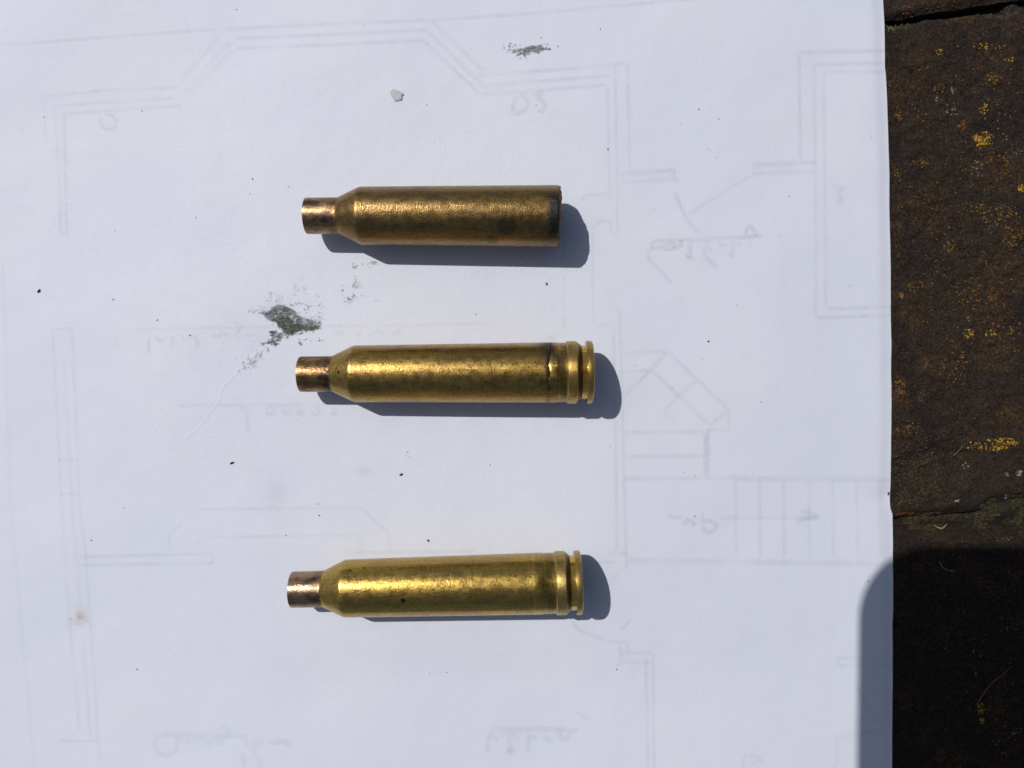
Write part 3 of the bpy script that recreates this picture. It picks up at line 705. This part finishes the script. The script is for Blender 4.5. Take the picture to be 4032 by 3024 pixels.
# --- crease: a fine raised fold running down from the big smudge
cr = [(1108, 1302), (1060, 1345), (1000, 1402), (940, 1464), (905, 1500), (881, 1516), (866, 1560), (844, 1602), (815, 1645), (772, 1694), (738, 1722), (690, 1752), (628, 1782)]
P = np.array(cr, float); L = np.concatenate([[0], np.cumsum(np.hypot(*np.diff(P, axis=0).T))])
t = np.arange(0, L[-1], 6.0); x = np.interp(t, L, P[:, 0]) + 3 * fbm(t, t * 0, 22, 3, 3); y = np.interp(t, L, P[:, 1]) + 3 * fbm(t, t * 0 + 5, 22, 3, 4)
tx, ty = np.gradient(x), np.gradient(y); m = np.hypot(tx, ty); nx, ny = -ty / m, tx / m
CV = []
amp = np.interp(t / L[-1], [0, .15, .8, 1], [0.3, 1, 0.8, 0.1]) * (0.8 + 0.4 * fbm(t, t * 0 + 9, 40, 2, 8))
for s, hh in ((-7, 0.001), (-3, 0.010), (0, 0.045), (3, 0.018), (7, 0.001)):
    qx, qy = atp(x + nx * s, y + ny * s)
    CV.append(np.stack([qx, qy, paper_z(qx, qy) + 0.003 + hh * amp], -1))
link('crease', mesh_np('crease', np.array(CV).reshape(-1, 3), grid_faces(5, len(t))), paper_mat, paper)

# --- specks of grit lying on the sheet
speck_mat = simple('soot_grain', (0.022, 0.020, 0.026), spread=0.5, scale=4)
red_mat = simple('reddish_grain', (0.16, 0.10, 0.09))
def speck(px, py, w, h, ang, label, mat=speck_mat, seed=0):
    r = np.random.default_rng(seed); bv, bf = ICO[2]
    P = bv * (1 + 0.5 * (r.random((len(bv), 1)) - 0.5))
    w, h = w * 0.88, h * 0.88
    P = P * np.array([w / 17.4 / 2, h / 17.4 / 2, min(w, h) / 17.4 / 3.2])
    c, s = math.cos(ang), math.sin(ang)
    P = np.stack([P[:, 0] * c - P[:, 1] * s, P[:, 0] * s + P[:, 1] * c, P[:, 2]], -1)
    x, y = (float(v) for v in atp(px, py))
    o = link('soot_speck', mesh_np('soot_speck', P, bf, True), mat)
    o.location = (x * S, y * S, (float(paper_z(np.array(x), np.array(y))) + min(w, h) / 17.4 / 4) * S)
    return tag(o, label, 'speck', 'specks of grit on the paper')
speck(154, 1146, 17, 10, 1.0, 'dark grit speck near the far paper margin, level with the soot trail', seed=1)
speck(913, 1823, 20, 9, .35, 'elongated dark speck below the end of the paper crease', seed=2)
speck(1580, 1868, 18, 9, .5, 'largest dark curved speck between the middle and lower cases', seed=3)
speck(1686, 2128, 9, 10, .3, 'small dark grain just above the body of the lower case', seed=4)
speck(2789, 1344, 9, 7, .2, 'tiny square black speck above the drawn winding stair', seed=5)
speck(2152, 1118, 10, 12, .4, 'reddish brown grain below the shadow of the broken upper case', mat=red_mat, seed=6)
speck(995, 705, 7, 6, 0, 'tiny round dark speck just above the mouth level of the upper case', seed=7)
small = [(446, 1180, 5), (620, 1260, 5), (748, 1320, 6), (1135, 735, 4), (772, 857, 5), (985, 762, 4), (173, 461, 4), (559, 437, 4), (932, 39, 5), (2752, 430, 5), (2830, 469, 4), (2683, 488, 4), (3108, 774, 5), (2394, 587, 6), (2111, 414, 4), (1680, 413, 4), (1710, 560, 3), (2788, 585, 3), (2797, 592, 3), (2821, 620, 3),
         (3429, 541, 3), (1875, 1238, 5), (2050, 1010, 4), (2650, 1527, 3), (2767, 1414, 3), (2998, 1584, 4), (2736, 1872, 4), (2736, 2033, 5), (2648, 1650, 3), (2404, 1759, 3), (2428, 2636, 5), (2432, 2620, 3), (540, 2635, 6), (1126, 2108, 5), (1257, 2030, 6), (1254, 1985, 5), (360, 2128, 5), (487, 2000, 4),
         (1605, 1780, 5), (1600, 1795, 4), (1612, 1800, 3), (1560, 1890, 3), (1930, 1830, 4), (1172, 1650, 3), (929, 1408, 3), (3419, 2288, 5), (3345, 1125, 3), (2502, 1440, 3), (1760, 2648, 4), (1690, 2650, 3), (1740, 2645, 3), (1230, 2360, 3), (452, 910, 4), (90, 515, 3), (2690, 1860, 3), (2575, 825, 3), (1430, 100, 3), (1370, 545, 3), (2364, 115, 4), (2900, 1200, 3), (1060, 1240, 3)]
for _ in range(35): small.append((rng.random() * 3440, rng.random() * 3024, 1.4 + 1.8 * rng.random() ** 3))
C, R = [], []
for px, py, s in small:
    x, y = (float(v) for v in atp(px, py)); C.append((x, y, float(paper_z(np.array(x), np.array(y))) + s / 17.4 / 8)); R.append(s / 17.4 / 2 * 1.1)
tag(blobs('dust_specks', C, R, simple('dust', (0.10, 0.10, 0.115), spread=0.6), paper, flat=0.5, jag=0.45, seed=9), kind='stuff')

# --- loose grains in the soot, each throwing its own tiny shadow
r = np.random.default_rng(88); C, R = [], []
while len(C) < 190:
    gx, gy = 1010 + r.random() * 262, 1180 + r.random() * 150
    if float(inside(np.array(gx), np.array(gy), big_poly)) < -14 * r.random() ** 2: continue
    x, y = (float(v) for v in atp(gx, gy)); q = 0.035 + 0.07 * r.random() ** 3
    C.append((x, y, float(paper_z(np.array(x), np.array(y))) + 0.07 + q * 0.4)); R.append(q)
tag(blobs('soot_grains', C, R, speck_mat, paper, flat=0.8, jag=0.5, seed=19), kind='stuff')

# --- translucent flake
M = Mat('pale_flake'); p = M.mm()
M.set(Base_Color=M.mix(M.ramp(M.noise(p, 1.2, 3, 0.6), 0.4, 0.65), (0.50, 0.535, 0.575), (0.43, 0.49, 0.46)), Roughness=0.6, Normal=M.bump(M.noise(p, 1.6, 3, 0.6), 0.5, 0.12)); M.b.inputs['Specular IOR Level'].default_value = 0.2
out = Tl((1480, 320), .0814, [(690, 520), (750, 430), (840, 380), (960, 395), (1080, 440), (1220, 510), (1320, 590), (1345, 640), (1275, 700), (1270, 800), (1255, 890), (1240, 915), (1120, 945), (1000, 965), (920, 970), (840, 890), (760, 770), (700, 650)])
ox, oy = atp([q[0] for q in out], [q[1] for q in out])
cx0, cy0 = ox.mean(), oy.mean(); n = len(out)
rings = []
for sc, zz in ((1.0, 0.0), (1.0, 0.16), (0.90, 0.22), (0.55, 0.20), (0.2, 0.24)):
    tilt = zz * (1 + 0.35 * ((ox - cx0) * sc / 1.5))
    rings.append(np.stack([cx0 + (ox - cx0) * sc, cy0 + (oy - cy0) * sc, np.maximum(0, tilt) + 0.02 * (zz > 0)], -1))
V = np.vstack([np.array(rings).reshape(-1, 3), [[cx0, cy0, 0.23]]]); V[:, 2] += float(paper_z(np.array(cx0), np.array(cy0))) + 0.015
Fc = [[k * n + i, k * n + (i + 1) % n, (k + 1) * n + (i + 1) % n, (k + 1) * n + i] for k in range(4) for i in range(n)] + [[4 * n + i, 4 * n + (i + 1) % n, 5 * n] for i in range(n)]
Fc = [f[::-1] for f in Fc]
tag(link('pale_flake', mesh_np('pale_flake', V, Fc, True, sharp=50), M.m), 'small pale translucent flake lying on the paper above the upper case', 'flake')

# ------------------------------------------------------------------ cartridge cases
def brass(name, yellow, brown, dark, spots=(), soot=None, neck=(0.42, 0.22, 0.11), neckdark=(0.10, 0.06, 0.05), neck_s=7.0, rough=0.36, tarnish=0.5, seed=0, rings=(), necksoot=0.5, metal=0.95):
    M = Mat(name); p = M.mm('Object'); po = M.vmath('ADD', p, (seed * 13.7, seed * 5.1, seed * 3.3))
    s, y, z = M.sep(p)
    streak = M.noise(po, 1.0, 5, 0.7, stretch=(0.16, 2.4, 2.4))
    cloud = M.noise(po, 0.16, 4, 0.6, stretch=(0.7, 1.2, 1.2))
    fine = M.noise(po, 3.2, 4, 0.7)
    c = M.mix(M.ramp(M.math('ADD', M.math('MULTIPLY', streak, 0.6), M.math('MULTIPLY', cloud, 0.4)), 0.34, 0.66), brown, yellow)
    c = M.mix(M.math('MULTIPLY', M.ramp(M.noise(po, 0.9, 6, 0.75, stretch=(0.4, 1.2, 1.2)), 0.48, 0.74), tarnish), c, dark)
    c = M.mix(1.0, c, M.ramp(M.noise(po, 2.6, 3, 0.8), 0.25, 0.75, 0.70, 1.25), 'MULTIPLY')
    # annealed, smoky neck
    nk = M.ramp(M.math('ADD', s, M.math('MULTIPLY', M.math('SUBTRACT', M.noise(po, 0.9, 3), 0.5), 0.9)), neck_s + 0.25, neck_s - 0.35)
    ncol = M.mix(M.ramp(M.noise(po, 0.6, 4, 0.65, stretch=(0.5, 1, 1)), 0.40, 0.66), neck, neckdark)
    c = M.mix(nk, c, ncol)
    sh = M.math('MULTIPLY', M.ramp(s, neck_s - 3.2, neck_s - 0.7), M.ramp(s, neck_s + 0.55, neck_s + 0.05))
    sh = M.math('MULTIPLY', sh, M.ramp(M.noise(po, 1.6, 5, 0.75), 0.36, 0.60))
    c = M.mix(M.math('MULTIPLY', sh, necksoot), c, (0.035, 0.028, 0.028))
    rough_s = M.math('ADD', M.ramp(M.noise(po, 0.7, 3), 0.3, 0.7, rough - 0.05, rough + 0.08), M.math('MULTIPLY', sh, 0.2))
    # pits
    vd = M.voro(po, 0.42); vr = M.voro(po, 0.42, 'Color')
    pit = M.math('MULTIPLY', M.ramp(M.math('ADD', vd, M.math('MULTIPLY', fine, 0.06)), 0.125, 0.085), M.math('GREATER_THAN', M.sep(vr)[0], 0.84))
    c = M.mix(M.math('MULTIPLY', pit, 0.8), c, (0.03, 0.018, 0.010))
    pw = M.vmath('ADD', p, M.vmath('SCALE', M.vmath('SUBTRACT', M.tn(po, 2.2), (0.5, 0.5, 0.5)), scale=0.5))
    for (sx, sy, sz, rad, col, k) in spots:
        d = M.vmath('DISTANCE', pw, (sx, sy, sz))
        c = M.mix(M.ramp(d, rad * 1.15, rad * 0.7, 0, k), c, col)
    for (rs, w, col, k) in rings:
        rr = M.math('ABSOLUTE', M.math('SUBTRACT', M.math('ADD', s, M.math('MULTIPLY', M.math('SUBTRACT', M.noise(po, 1.2, 2), 0.5), 0.25)), rs))
        c = M.mix(M.ramp(rr, w, w * 0.3, 0, k), c, col)
    if soot:
        for (s0, s1, y0, y1, k, s2) in soot:
            wob = M.math('MULTIPLY', M.math('SUBTRACT', M.noise(po, 0.55, 4, 0.65), 0.5), 2.4)
            a = M.math('MULTIPLY', M.ramp(M.math('ADD', s, wob), s0, s1), M.ramp(s, s2 + 1.6, s2))
            b = M.math('MULTIPLY', M.ramp(y, y0 - 0.9, y0 + 0.9), M.ramp(y, y1 + 0.9, y1 - 0.9))
            f = M.math('MULTIPLY', M.math('MULTIPLY', a, b), k)
            c = M.mix(f, c, M.mix(M.ramp(fine, 0.35, 0.7), (0.030, 0.030, 0.036), (0.075, 0.065, 0.062)))
            rough_s = M.math('ADD', rough_s, M.math('MULTIPLY', f, 0.12))
    # scratches
    def scr(stretch, rot, thr, k, sc):
        mp = M.t.nodes.new('ShaderNodeMapping'); mp.inputs['Rotation'].default_value = rot; mp.inputs['Scale'].default_value = stretch
        M.put(mp.inputs['Vector'], po)
        q = M.noise(mp.outputs[0], sc, 2, 0.5)
        return M.math('MULTIPLY', M.math('MULTIPLY', M.ramp(q, thr, thr + 0.05), M.ramp(M.noise(po, 0.33, 3), 0.48, 0.60)), k)
    s1_ = scr((0.16, 15, 15), (0, 0, 0.35), 0.70, 0.75, 0.8); s2_ = scr((0.18, 15, 15), (0.3, 0, -0.5), 0.71, 0.65, 0.8); s3_ = scr((0.07, 16, 16), (0, 0, 0.04), 0.69, 0.6, 0.8)
    sc_ = M.math('MAXIMUM', M.math('MAXIMUM', s1_, s2_), s3_)
    c = M.mix(sc_, c, (0.80, 0.62, 0.26))
    M.set(Base_Color=c, Metallic=M.math('SUBTRACT', metal, M.math('MULTIPLY', pit, 0.5)), Roughness=rough_s)
    g1 = M.noise(po, 3.2, 1, 0.6); g2 = M.noise(po, 1.4, 4, 0.65, stretch=(0.35, 1.3, 1.3))
    h = M.math('ADD', M.math('MULTIPLY', g1, 0.042), M.math('MULTIPLY', g2, 0.004))
    h = M.math('SUBTRACT', h, M.math('ADD', M.math('MULTIPLY', pit, 0.015), M.math('MULTIPLY', sc_, 0.006)))
    M.set(Normal=M.bump(h, 1.0, 1.0))
    return M.m
def tn(self, vec, scale):
    n = self.t.nodes.new('ShaderNodeTexNoise'); self.put(n.inputs['Vector'], vec); n.inputs['Scale'].default_value = scale; n.inputs['Detail'].default_value = 3
    return n.outputs['Color']
Mat.tn = tn

def machined(name, col, rough=0.24, seed=0, grain=0.02):
    M = Mat(name); p = M.vmath('ADD', M.mm('Object'), (seed * 3.1, 0, seed))
    turn = M.noise(p, 6.0, 3, 0.6, stretch=(1.6, 0.12, 0.12)); fine = M.noise(p, 3.0, 4, 0.7)
    dirt = M.ramp(M.noise(p, 0.9, 5, 0.7), 0.48, 0.70, 0, 0.65)
    c = M.mix(1.0, col, M.ramp(fine, 0.2, 0.8, 0.75, 1.2), 'MULTIPLY')
    c = M.mix(dirt, c, (0.13, 0.085, 0.04))
    sx = M.sep(M.mm('Object'))[0]
    bevel_shade = M.math('MULTIPLY', M.ramp(sx, 59.85, 60.1), M.ramp(sx, 61.1, 60.9))  # dark reflection of the rear belt bevel, painted into the colour
    c = M.mix(M.math('MULTIPLY', bevel_shade, 0.82), c, (0.075, 0.035, 0.012))
    M.set(Base_Color=c, Metallic=0.9, Roughness=M.math('ADD', rough, M.math('MULTIPLY', dirt, 0.2)))
    M.set(Normal=M.bump(M.math('ADD', M.math('MULTIPLY', turn, 0.012), M.math('MULTIPLY', fine, grain)), 1.0, 1.0))
    return M.m
M = Mat('torn_brass'); p = M.mm()
M.set(Base_Color=M.mix(M.ramp(M.noise(p, 3, 4, .7), .35, .7), (0.012, 0.010, 0.009), (0.30, 0.205, 0.095)), Metallic=0.6, Roughness=0.55, Normal=M.bump(M.noise(p, 4, 4, .7), 1, .15))  # bright noise peaks in the colour imitate glints on the tear
torn_mat = M.m
M = Mat('sooty_inside'); p = M.mm()
M.set(Base_Color=M.mix(M.ramp(M.noise(p, 1.2, 4, .7), .35, .7), (0.012, 0.011, 0.011), (0.07, 0.05, 0.03)), Metallic=0.3, Roughness=0.7)
inner_mat = M.m

SEG = 144
ANG = np.linspace(0, 2 * np.pi, SEG, endpoint=False)
def lathe(name, prof, mat, parent, jit=None, sharp=28, closed=False):
    """prof: list of (s, r). jit(k, ang) -> ds for ring k"""
    V = []
    for k, (s, r) in enumerate(prof):
        ds = jit(k, ANG) if jit else 0.0
        V.append(np.stack([np.full(SEG, s) + ds, r * np.sin(ANG), r * np.cos(ANG)], -1))
    n = len(prof)
    idx = np.arange(n * SEG).reshape(n, SEG)
    Fc = np.stack([idx[:-1], np.roll(idx[:-1], -1, 1), np.roll(idx[1:], -1, 1), idx[1:]], -1).reshape(-1, 4)[:, ::-1]
    V = np.array(V).reshape(-1, 3)
    return link(name, mesh_np(name, V, Fc, True, sharp=sharp), mat, parent)
def span(a, b, n):
    return list(zip(np.linspace(a[0], b[0], n), np.linspace(a[1], b[1], n)))

RN, RS, RC, RB = 3.90, 6.18, 6.56, 6.84
def make_case(x, y, th, L1, label, mats, kind):
    sl = ((RC - RS) / (L1 - 11.9)) if kind == 'broken' else (RB - RS) / (63 - 11.9)
    h0 = RS - sl * 11.9 + 0.01
    root = empty('cartridge_case', (x, y, h0), (0, -math.atan(sl), th))
    tag(root, label, 'cartridge case', 'spent brass cartridge cases')
    m, mach, belt_m = mats
    rn0 = RN - 0.06
    # neck: rolled-thin mouth, outside and inside walls
    lathe('neck', [(6.4, RN - 0.40), (0.35, RN - 0.42), (0.05, rn0 - 0.34), (0.0, rn0 - 0.2), (0.0, rn0 - 0.08), (0.06, rn0)] + span((0.35, rn0 + 0.03), (6.5, RN), 8)[0:] , m, root,
          jit=lambda k, a: 0.0)
    lathe('shoulder', [(6.5, RN)] + [(6.9, RN + 0.02), (7.15, RN + 0.10), (7.35, RN + 0.21)] + span((7.6, RN + 0.34), (11.3, RS - 0.21), 6) + [(11.6, RS - 0.09), (11.85, RS - 0.02), (12.15, RS)], m, root, sharp=60)
    def rad(s): return RS + (RC - RS) * (s - 12.15) / (53.8 - 12.15)
    wave = lambda a, sd, amp, wl=1.3: amp * fbm(np.cos(a) * 5 + 40, np.sin(a) * 5 + 40, wl, 4, sd)
    if kind == 'broken':
        Lb = L1
        prof = [(s, rad(s)) for s in np.linspace(12.15, Lb - 0.5, 30)] + [(Lb - 0.12, rad(Lb) - 0.01), (Lb, rad(Lb) - 0.05)]
        edge = wave(ANG, 5, 0.22)
        n = len(prof)
        lathe('body', prof, m, root, jit=lambda k, a: edge * max(0, (k - (n - 4)) / 3.0))
        lip = [(Lb, rad(Lb) - 0.05), (Lb + 0.10, rad(Lb) - 0.16), (Lb + 0.42, rad(Lb) - 0.30), (Lb + 0.50, rad(Lb) - 0.50), (Lb + 0.30, rad(Lb) - 0.72), (Lb - 0.4, rad(Lb) - 0.80)]
        e2 = wave(ANG, 11, 0.30, 0.9)
        lathe('broken_edge', lip, torn_mat, root, jit=lambda k, a: edge * (1 if k < 5 else 0.2) + e2 * (0, .3, 1, 1, .7, 0)[k], sharp=40)
        lathe('inner_wall', [(Lb - 0.4, rad(Lb) - 0.80), (12.3, RS - 0.75), (7.5, RN - 0.3), (6.4, RN - 0.40)], inner_mat, root)
        return root
    if kind == 'cracked':
        Lb = 53.85
        edge = 0.20 * np.sin(ANG - 0.4) + wave(ANG, 21, 0.42, 1.6) + wave(ANG, 23, 0.16, 0.5)
        gap = np.clip(0.15 + 0.11 * np.sin(ANG + 0.2) + wave(ANG, 25, 0.15, 0.8), 0.07, 0.45)
        prof = [(s, rad(s)) for s in np.linspace(12.15, Lb - 0.8, 30)] + [(Lb - 0.06, rad(Lb)), (Lb, rad(Lb) - 0.03), (Lb, rad(Lb) - 0.35)]
        n = len(prof)
        lathe('body', prof, m, root, jit=lambda k, a: edge * (1.0 if k >= n - 3 else (0.0 if k < n - 4 else 0.1)))
        e = edge + gap
        tail = [(Lb, rad(Lb) - 0.35), (Lb, rad(Lb) - 0.03), (Lb + 0.06, rad(Lb)), (Lb + 0.9, rad(Lb + .9)), (55.5, rad(55.5)), (55.75, rad(55.5) - 0.01), (55.95, rad(55.5) - 0.10), (57.55, rad(55.5) - 0.10), (57.75, rad(55.5) - 0.08)]
        lathe('rear_ring', tail, m, root, jit=lambda k, a: e * (1.0 if k < 3 else 0.0))
        lathe('crack', [(Lb - 0.6, rad(Lb) - 0.33), (Lb + 0.9, rad(Lb) - 0.33)], inner_mat, root)
    else:
        prof = [(s, rad(s)) for s in np.linspace(12.15, 52.9, 30)] + [(53.0, rad(53) + 0.005), (53.3, rad(53) + 0.005), (54.9, rad(54) + 0.01), (55.15, rad(54) - 0.08), (57.3, rad(54) - 0.09), (57.75, rad(54) - 0.07)]
        lathe('body', prof, m, root, jit=lambda k, a: (wave(a, 31, 0.18) if 29 <= k <= 30 else 0.0), sharp=40)
    lathe('belt', [(57.72, rad(54) - 0.12), (57.76, RB - 0.19), (57.94, RB - 0.01), (57.97, RB), (58.05, RB), (58.12, RB - 0.07), (58.22, RB - 0.05), (59.82, RB - 0.04), (59.93, RB - 0.10), (60.85, 6.02), (60.93, 5.92)], belt_m, root, sharp=22)
    lathe('extractor_groove', [(60.90, 5.93), (60.97, 5.86), (61.95, 5.84), (62.06, 5.86), (62.12, 5.95)], mach, root, sharp=25)
    lathe('rim', [(62.08, 5.80), (62.09, RB - 0.07), (62.14, RB - 0.01), (62.22, RB), (62.80, RB), (63.15, RB - 0.05), (63.32, RB - 0.18), (63.40, RB - 0.34), (63.40, 2.75)], belt_m, root, sharp=24)
    lathe('primer', [(63.30, 2.74), (63.36, 2.68), (63.37, 2.2), (63.37, 0.55), (63.22, 0.35), (63.2, 0.02)], mach, root)
    lathe('inner_wall', [(52.0, RC - 0.9), (12.3, RS - 0.75), (7.5, RN - 0.3), (6.4, RN - 0.40)], inner_mat, root)
    return root

BLK = (0.022, 0.016, 0.014)
def on_side(px, py, ox, oy, sc, mouth, axis, rad):
    """place a mark on the flank: zoom pixels -> local mm"""
    s = (px - mouth) * sc / 18.55; t = -(py - axis) * sc / 18.9
    return s, t, math.sqrt(max(0.05, rad * rad - t * t))
s1 = [on_side(x, y, 0, 0, .5741, 100, a, r_) + (q, col, k) for (x, y, a, r_, q, col, k) in (
    (1720, 318, 297, 6.5, .16, BLK, .9), (1303, 322, 297, 6.4, .17, BLK, .85), (690, 378, 295, 6.3, .3, BLK, .5), (1500, 400, 297, 6.5, 2.2, (0.06, 0.055, 0.035), .55), (1400, 480, 297, 6.4, 1.5, (0.07, 0.065, 0.05), .5), (1130, 160, 297, 6.4, .2, BLK, .6),
    (385, 368, 293, 5.2, .35, (0.6, 0.48, 0.22), .25), (240, 240, 293, 3.9, .9, (.75, .5, .25), .5))]
s2 = [on_side(x, y, 0, 0, .633, 100, a, r_) + (q, col, k) for (x, y, a, r_, q, col, k) in (
    (378, 258, 270, 5.2, .36, BLK, .95), (452, 208, 270, 6.2, .13, BLK, .9), (1102, 214, 268, 6.4, .2, (.09, .045, .02), .8), (1128, 293, 268, 6.4, .17, BLK, .9), (1122, 355, 268, 6.4, .26, BLK, .85), (655, 301, 268, 6.3, .12, BLK, .8), (750, 350, 268, 6.3, .12, BLK, .8),
    (952, 337, 268, 6.3, .15, BLK, .8), (810, 378, 268, 6.3, .15, BLK, .8), (1020, 410, 268, 6.3, .16, BLK, .7), (703, 430, 268, 6.3, .2, (.08, .035, .02), .85), (1132, 443, 268, 6.4, .14, BLK, .8), (905, 375, 268, 6.3, .12, BLK, .7), (205, 317, 272, 3.9, .14, BLK, .7),
    (285, 345, 272, 3.9, .8, (.05, .04, .04), .6), (255, 290, 272, 3.9, .5, (.06, .05, .045), .6), (292, 300, 272, 3.9, .7, (.05, .04, .04), .7), (270, 270, 272, 3.9, .6, (.06, .05, .045), .6), (1640, 320, 266, 6.5, .9, (.08, .07, .05), .4))]
s3 = [on_side(x, y, 0, 0, .633, 78, a, r_) + (q, col, k) for (x, y, a, r_, q, col, k) in (
    (822, 331, 297, 6.3, .62, (.055, .05, .03), .95), (482, 160, 305, 6.2, .45, (.08, .05, .03), .75), (570, 148, 305, 6.2, .4, (.09, .055, .03), .6), (245, 230, 318, 3.9, .5, (.05, .035, .035), .75), (130, 225, 318, 3.9, .5, (.07, .045, .04), .5), (1015, 168, 300, 6.4, .08, BLK, .8))]
m1 = brass('tarnished_brass', (0.315, 0.203, 0.064), (0.225, 0.138, 0.064), (0.11, 0.070, 0.040), s1, soot=[(51.6, 52.6, -5.0, 3.6, 1.0, 70), (40.0, 55.0, -7.5, -2.2, 0.38, 70)], neck=(0.33, 0.212, 0.105), neckdark=(0.13, 0.085, 0.066), rough=0.315, tarnish=0.6, seed=1, neck_s=6.9, necksoot=0.35)
m2 = brass('scratched_brass', (0.47, 0.312, 0.072), (0.31, 0.188, 0.068), (0.145, 0.088, 0.040), s2, soot=[(50.6, 53.8, 3.2, 9.0, 0.75, 54.2), (52.6, 54.2, -9, 9, 0.20, 54.0)], neck=(0.32, 0.185, 0.075), neckdark=(0.11, 0.062, 0.042), rough=0.285, tarnish=0.4, seed=2, rings=[(53.75, 0.9, (.05, .045, .04), .3), (57.0, 1.0, (.20, .125, .045), .55), (55.7, 0.12, (.10, .06, .03), .6)], necksoot=0.9, neck_s=7.1)
m3 = brass('yellow_brass', (0.52, 0.362, 0.078), (0.37, 0.230, 0.075), (0.185, 0.112, 0.044), s3, neck=(0.38, 0.248, 0.148), neckdark=(0.17, 0.108, 0.085), rough=0.265, tarnish=0.3, seed=3, rings=[(7.0, 0.12, (.05, .035, .025), .8), (56.5, 1.35, (.22, .14, .045), .6), (53.05, 0.14, (.7, .55, .22), .6), (55.1, 0.12, (.14, .09, .035), .6)], necksoot=0.3)
belt2 = machined('belt_brass', (0.44, 0.29, 0.085), 0.30, 1, 0.05); belt3 = machined('pale_belt_brass', (0.45, 0.325, 0.105), 0.31, 2, 0.05)
mach2 = machined('turned_brass', (0.60, 0.39, 0.09), 0.15, 3)
make_case(-44.613, 31.20, -0.0038, 54.3, 'broken brass case missing its head, sooty jagged open end', (m1, mach2, belt2), 'broken')
make_case(-46.206, -3.055, 0.0065, 53.85, 'brass case with a dark crack round its body ahead of the belt', (m2, mach2, belt2), 'cracked')
make_case(-48.452, -50.377, 0.0298, 53.85, 'intact yellow brass case with one round dark spot on its flank', (m3, mach2, belt3), 'whole')

# ------------------------------------------------------------------ the phone that takes the picture; its shadow falls over the paper corner
PZ = CAM_H + 1.2
sx_, _ = at(3356, 2650, 0.0); _, sy_ = at(3700, 2136, BZ)
px0 = float(sx_) - TX * PZ; py1 = float(sy_) + TY * (PZ - BZ)
W, Hh, rad_ = 149.0, 68.0, 17.0
def rrect(x0, y0, x1, y1, r, n=14):
    P = []
    for cx, cy, a0 in ((x1 - r, y1 - r, 0), (x0 + r, y1 - r, 90), (x0 + r, y0 + r, 180), (x1 - r, y0 + r, 270)):
        for a in np.linspace(a0, a0 + 90, n): P.append((cx + r * math.cos(math.radians(a)), cy + r * math.sin(math.radians(a))))
    return np.array(P)
ph = tag(empty('phone', (0, 0, PZ)), 'dark phone held over the paper, known by its rounded shadow across the paper corner', 'phone')
def slab(name, poly, levels, mat):
    n = len(poly); c = poly.mean(0); V = []
    for inset, z in levels:
        d = poly - c; V.append(np.column_stack([c + d * (1 - inset / np.abs(d).max()), np.full(n, z)]))
    k = len(levels)
    Fc = [[a * n + i, a * n + (i + 1) % n, (a + 1) * n + (i + 1) % n, (a + 1) * n + i] for a in range(k - 1) for i in range(n)] + [list(range(n))[::-1], list(range((k - 1) * n, k * n))]
    return link(name, mesh_np(name, np.vstack(V), Fc, True, sharp=30), mat, ph)
pm = simple('phone_shell', (0.02, 0.02, 0.024), rough=0.25, spread=0.1, spec=0.5)
outl = rrect(px0, py1 - Hh, px0 + W, py1, rad_)
slab('body', outl, [(1.2, 0.6), (0.2, 1.6), (0.0, 3.5), (0.0, 6.5), (0.8, 8.2)], pm)
slab('screen', rrect(px0 + 3, py1 - Hh + 2, px0 + W - 3, py1 - 2, rad_ - 2), [(0.0, 8.22), (0.2, 8.5)], simple('phone_glass', (0.015, 0.015, 0.018), rough=0.08, spread=0.05, spec=0.5))
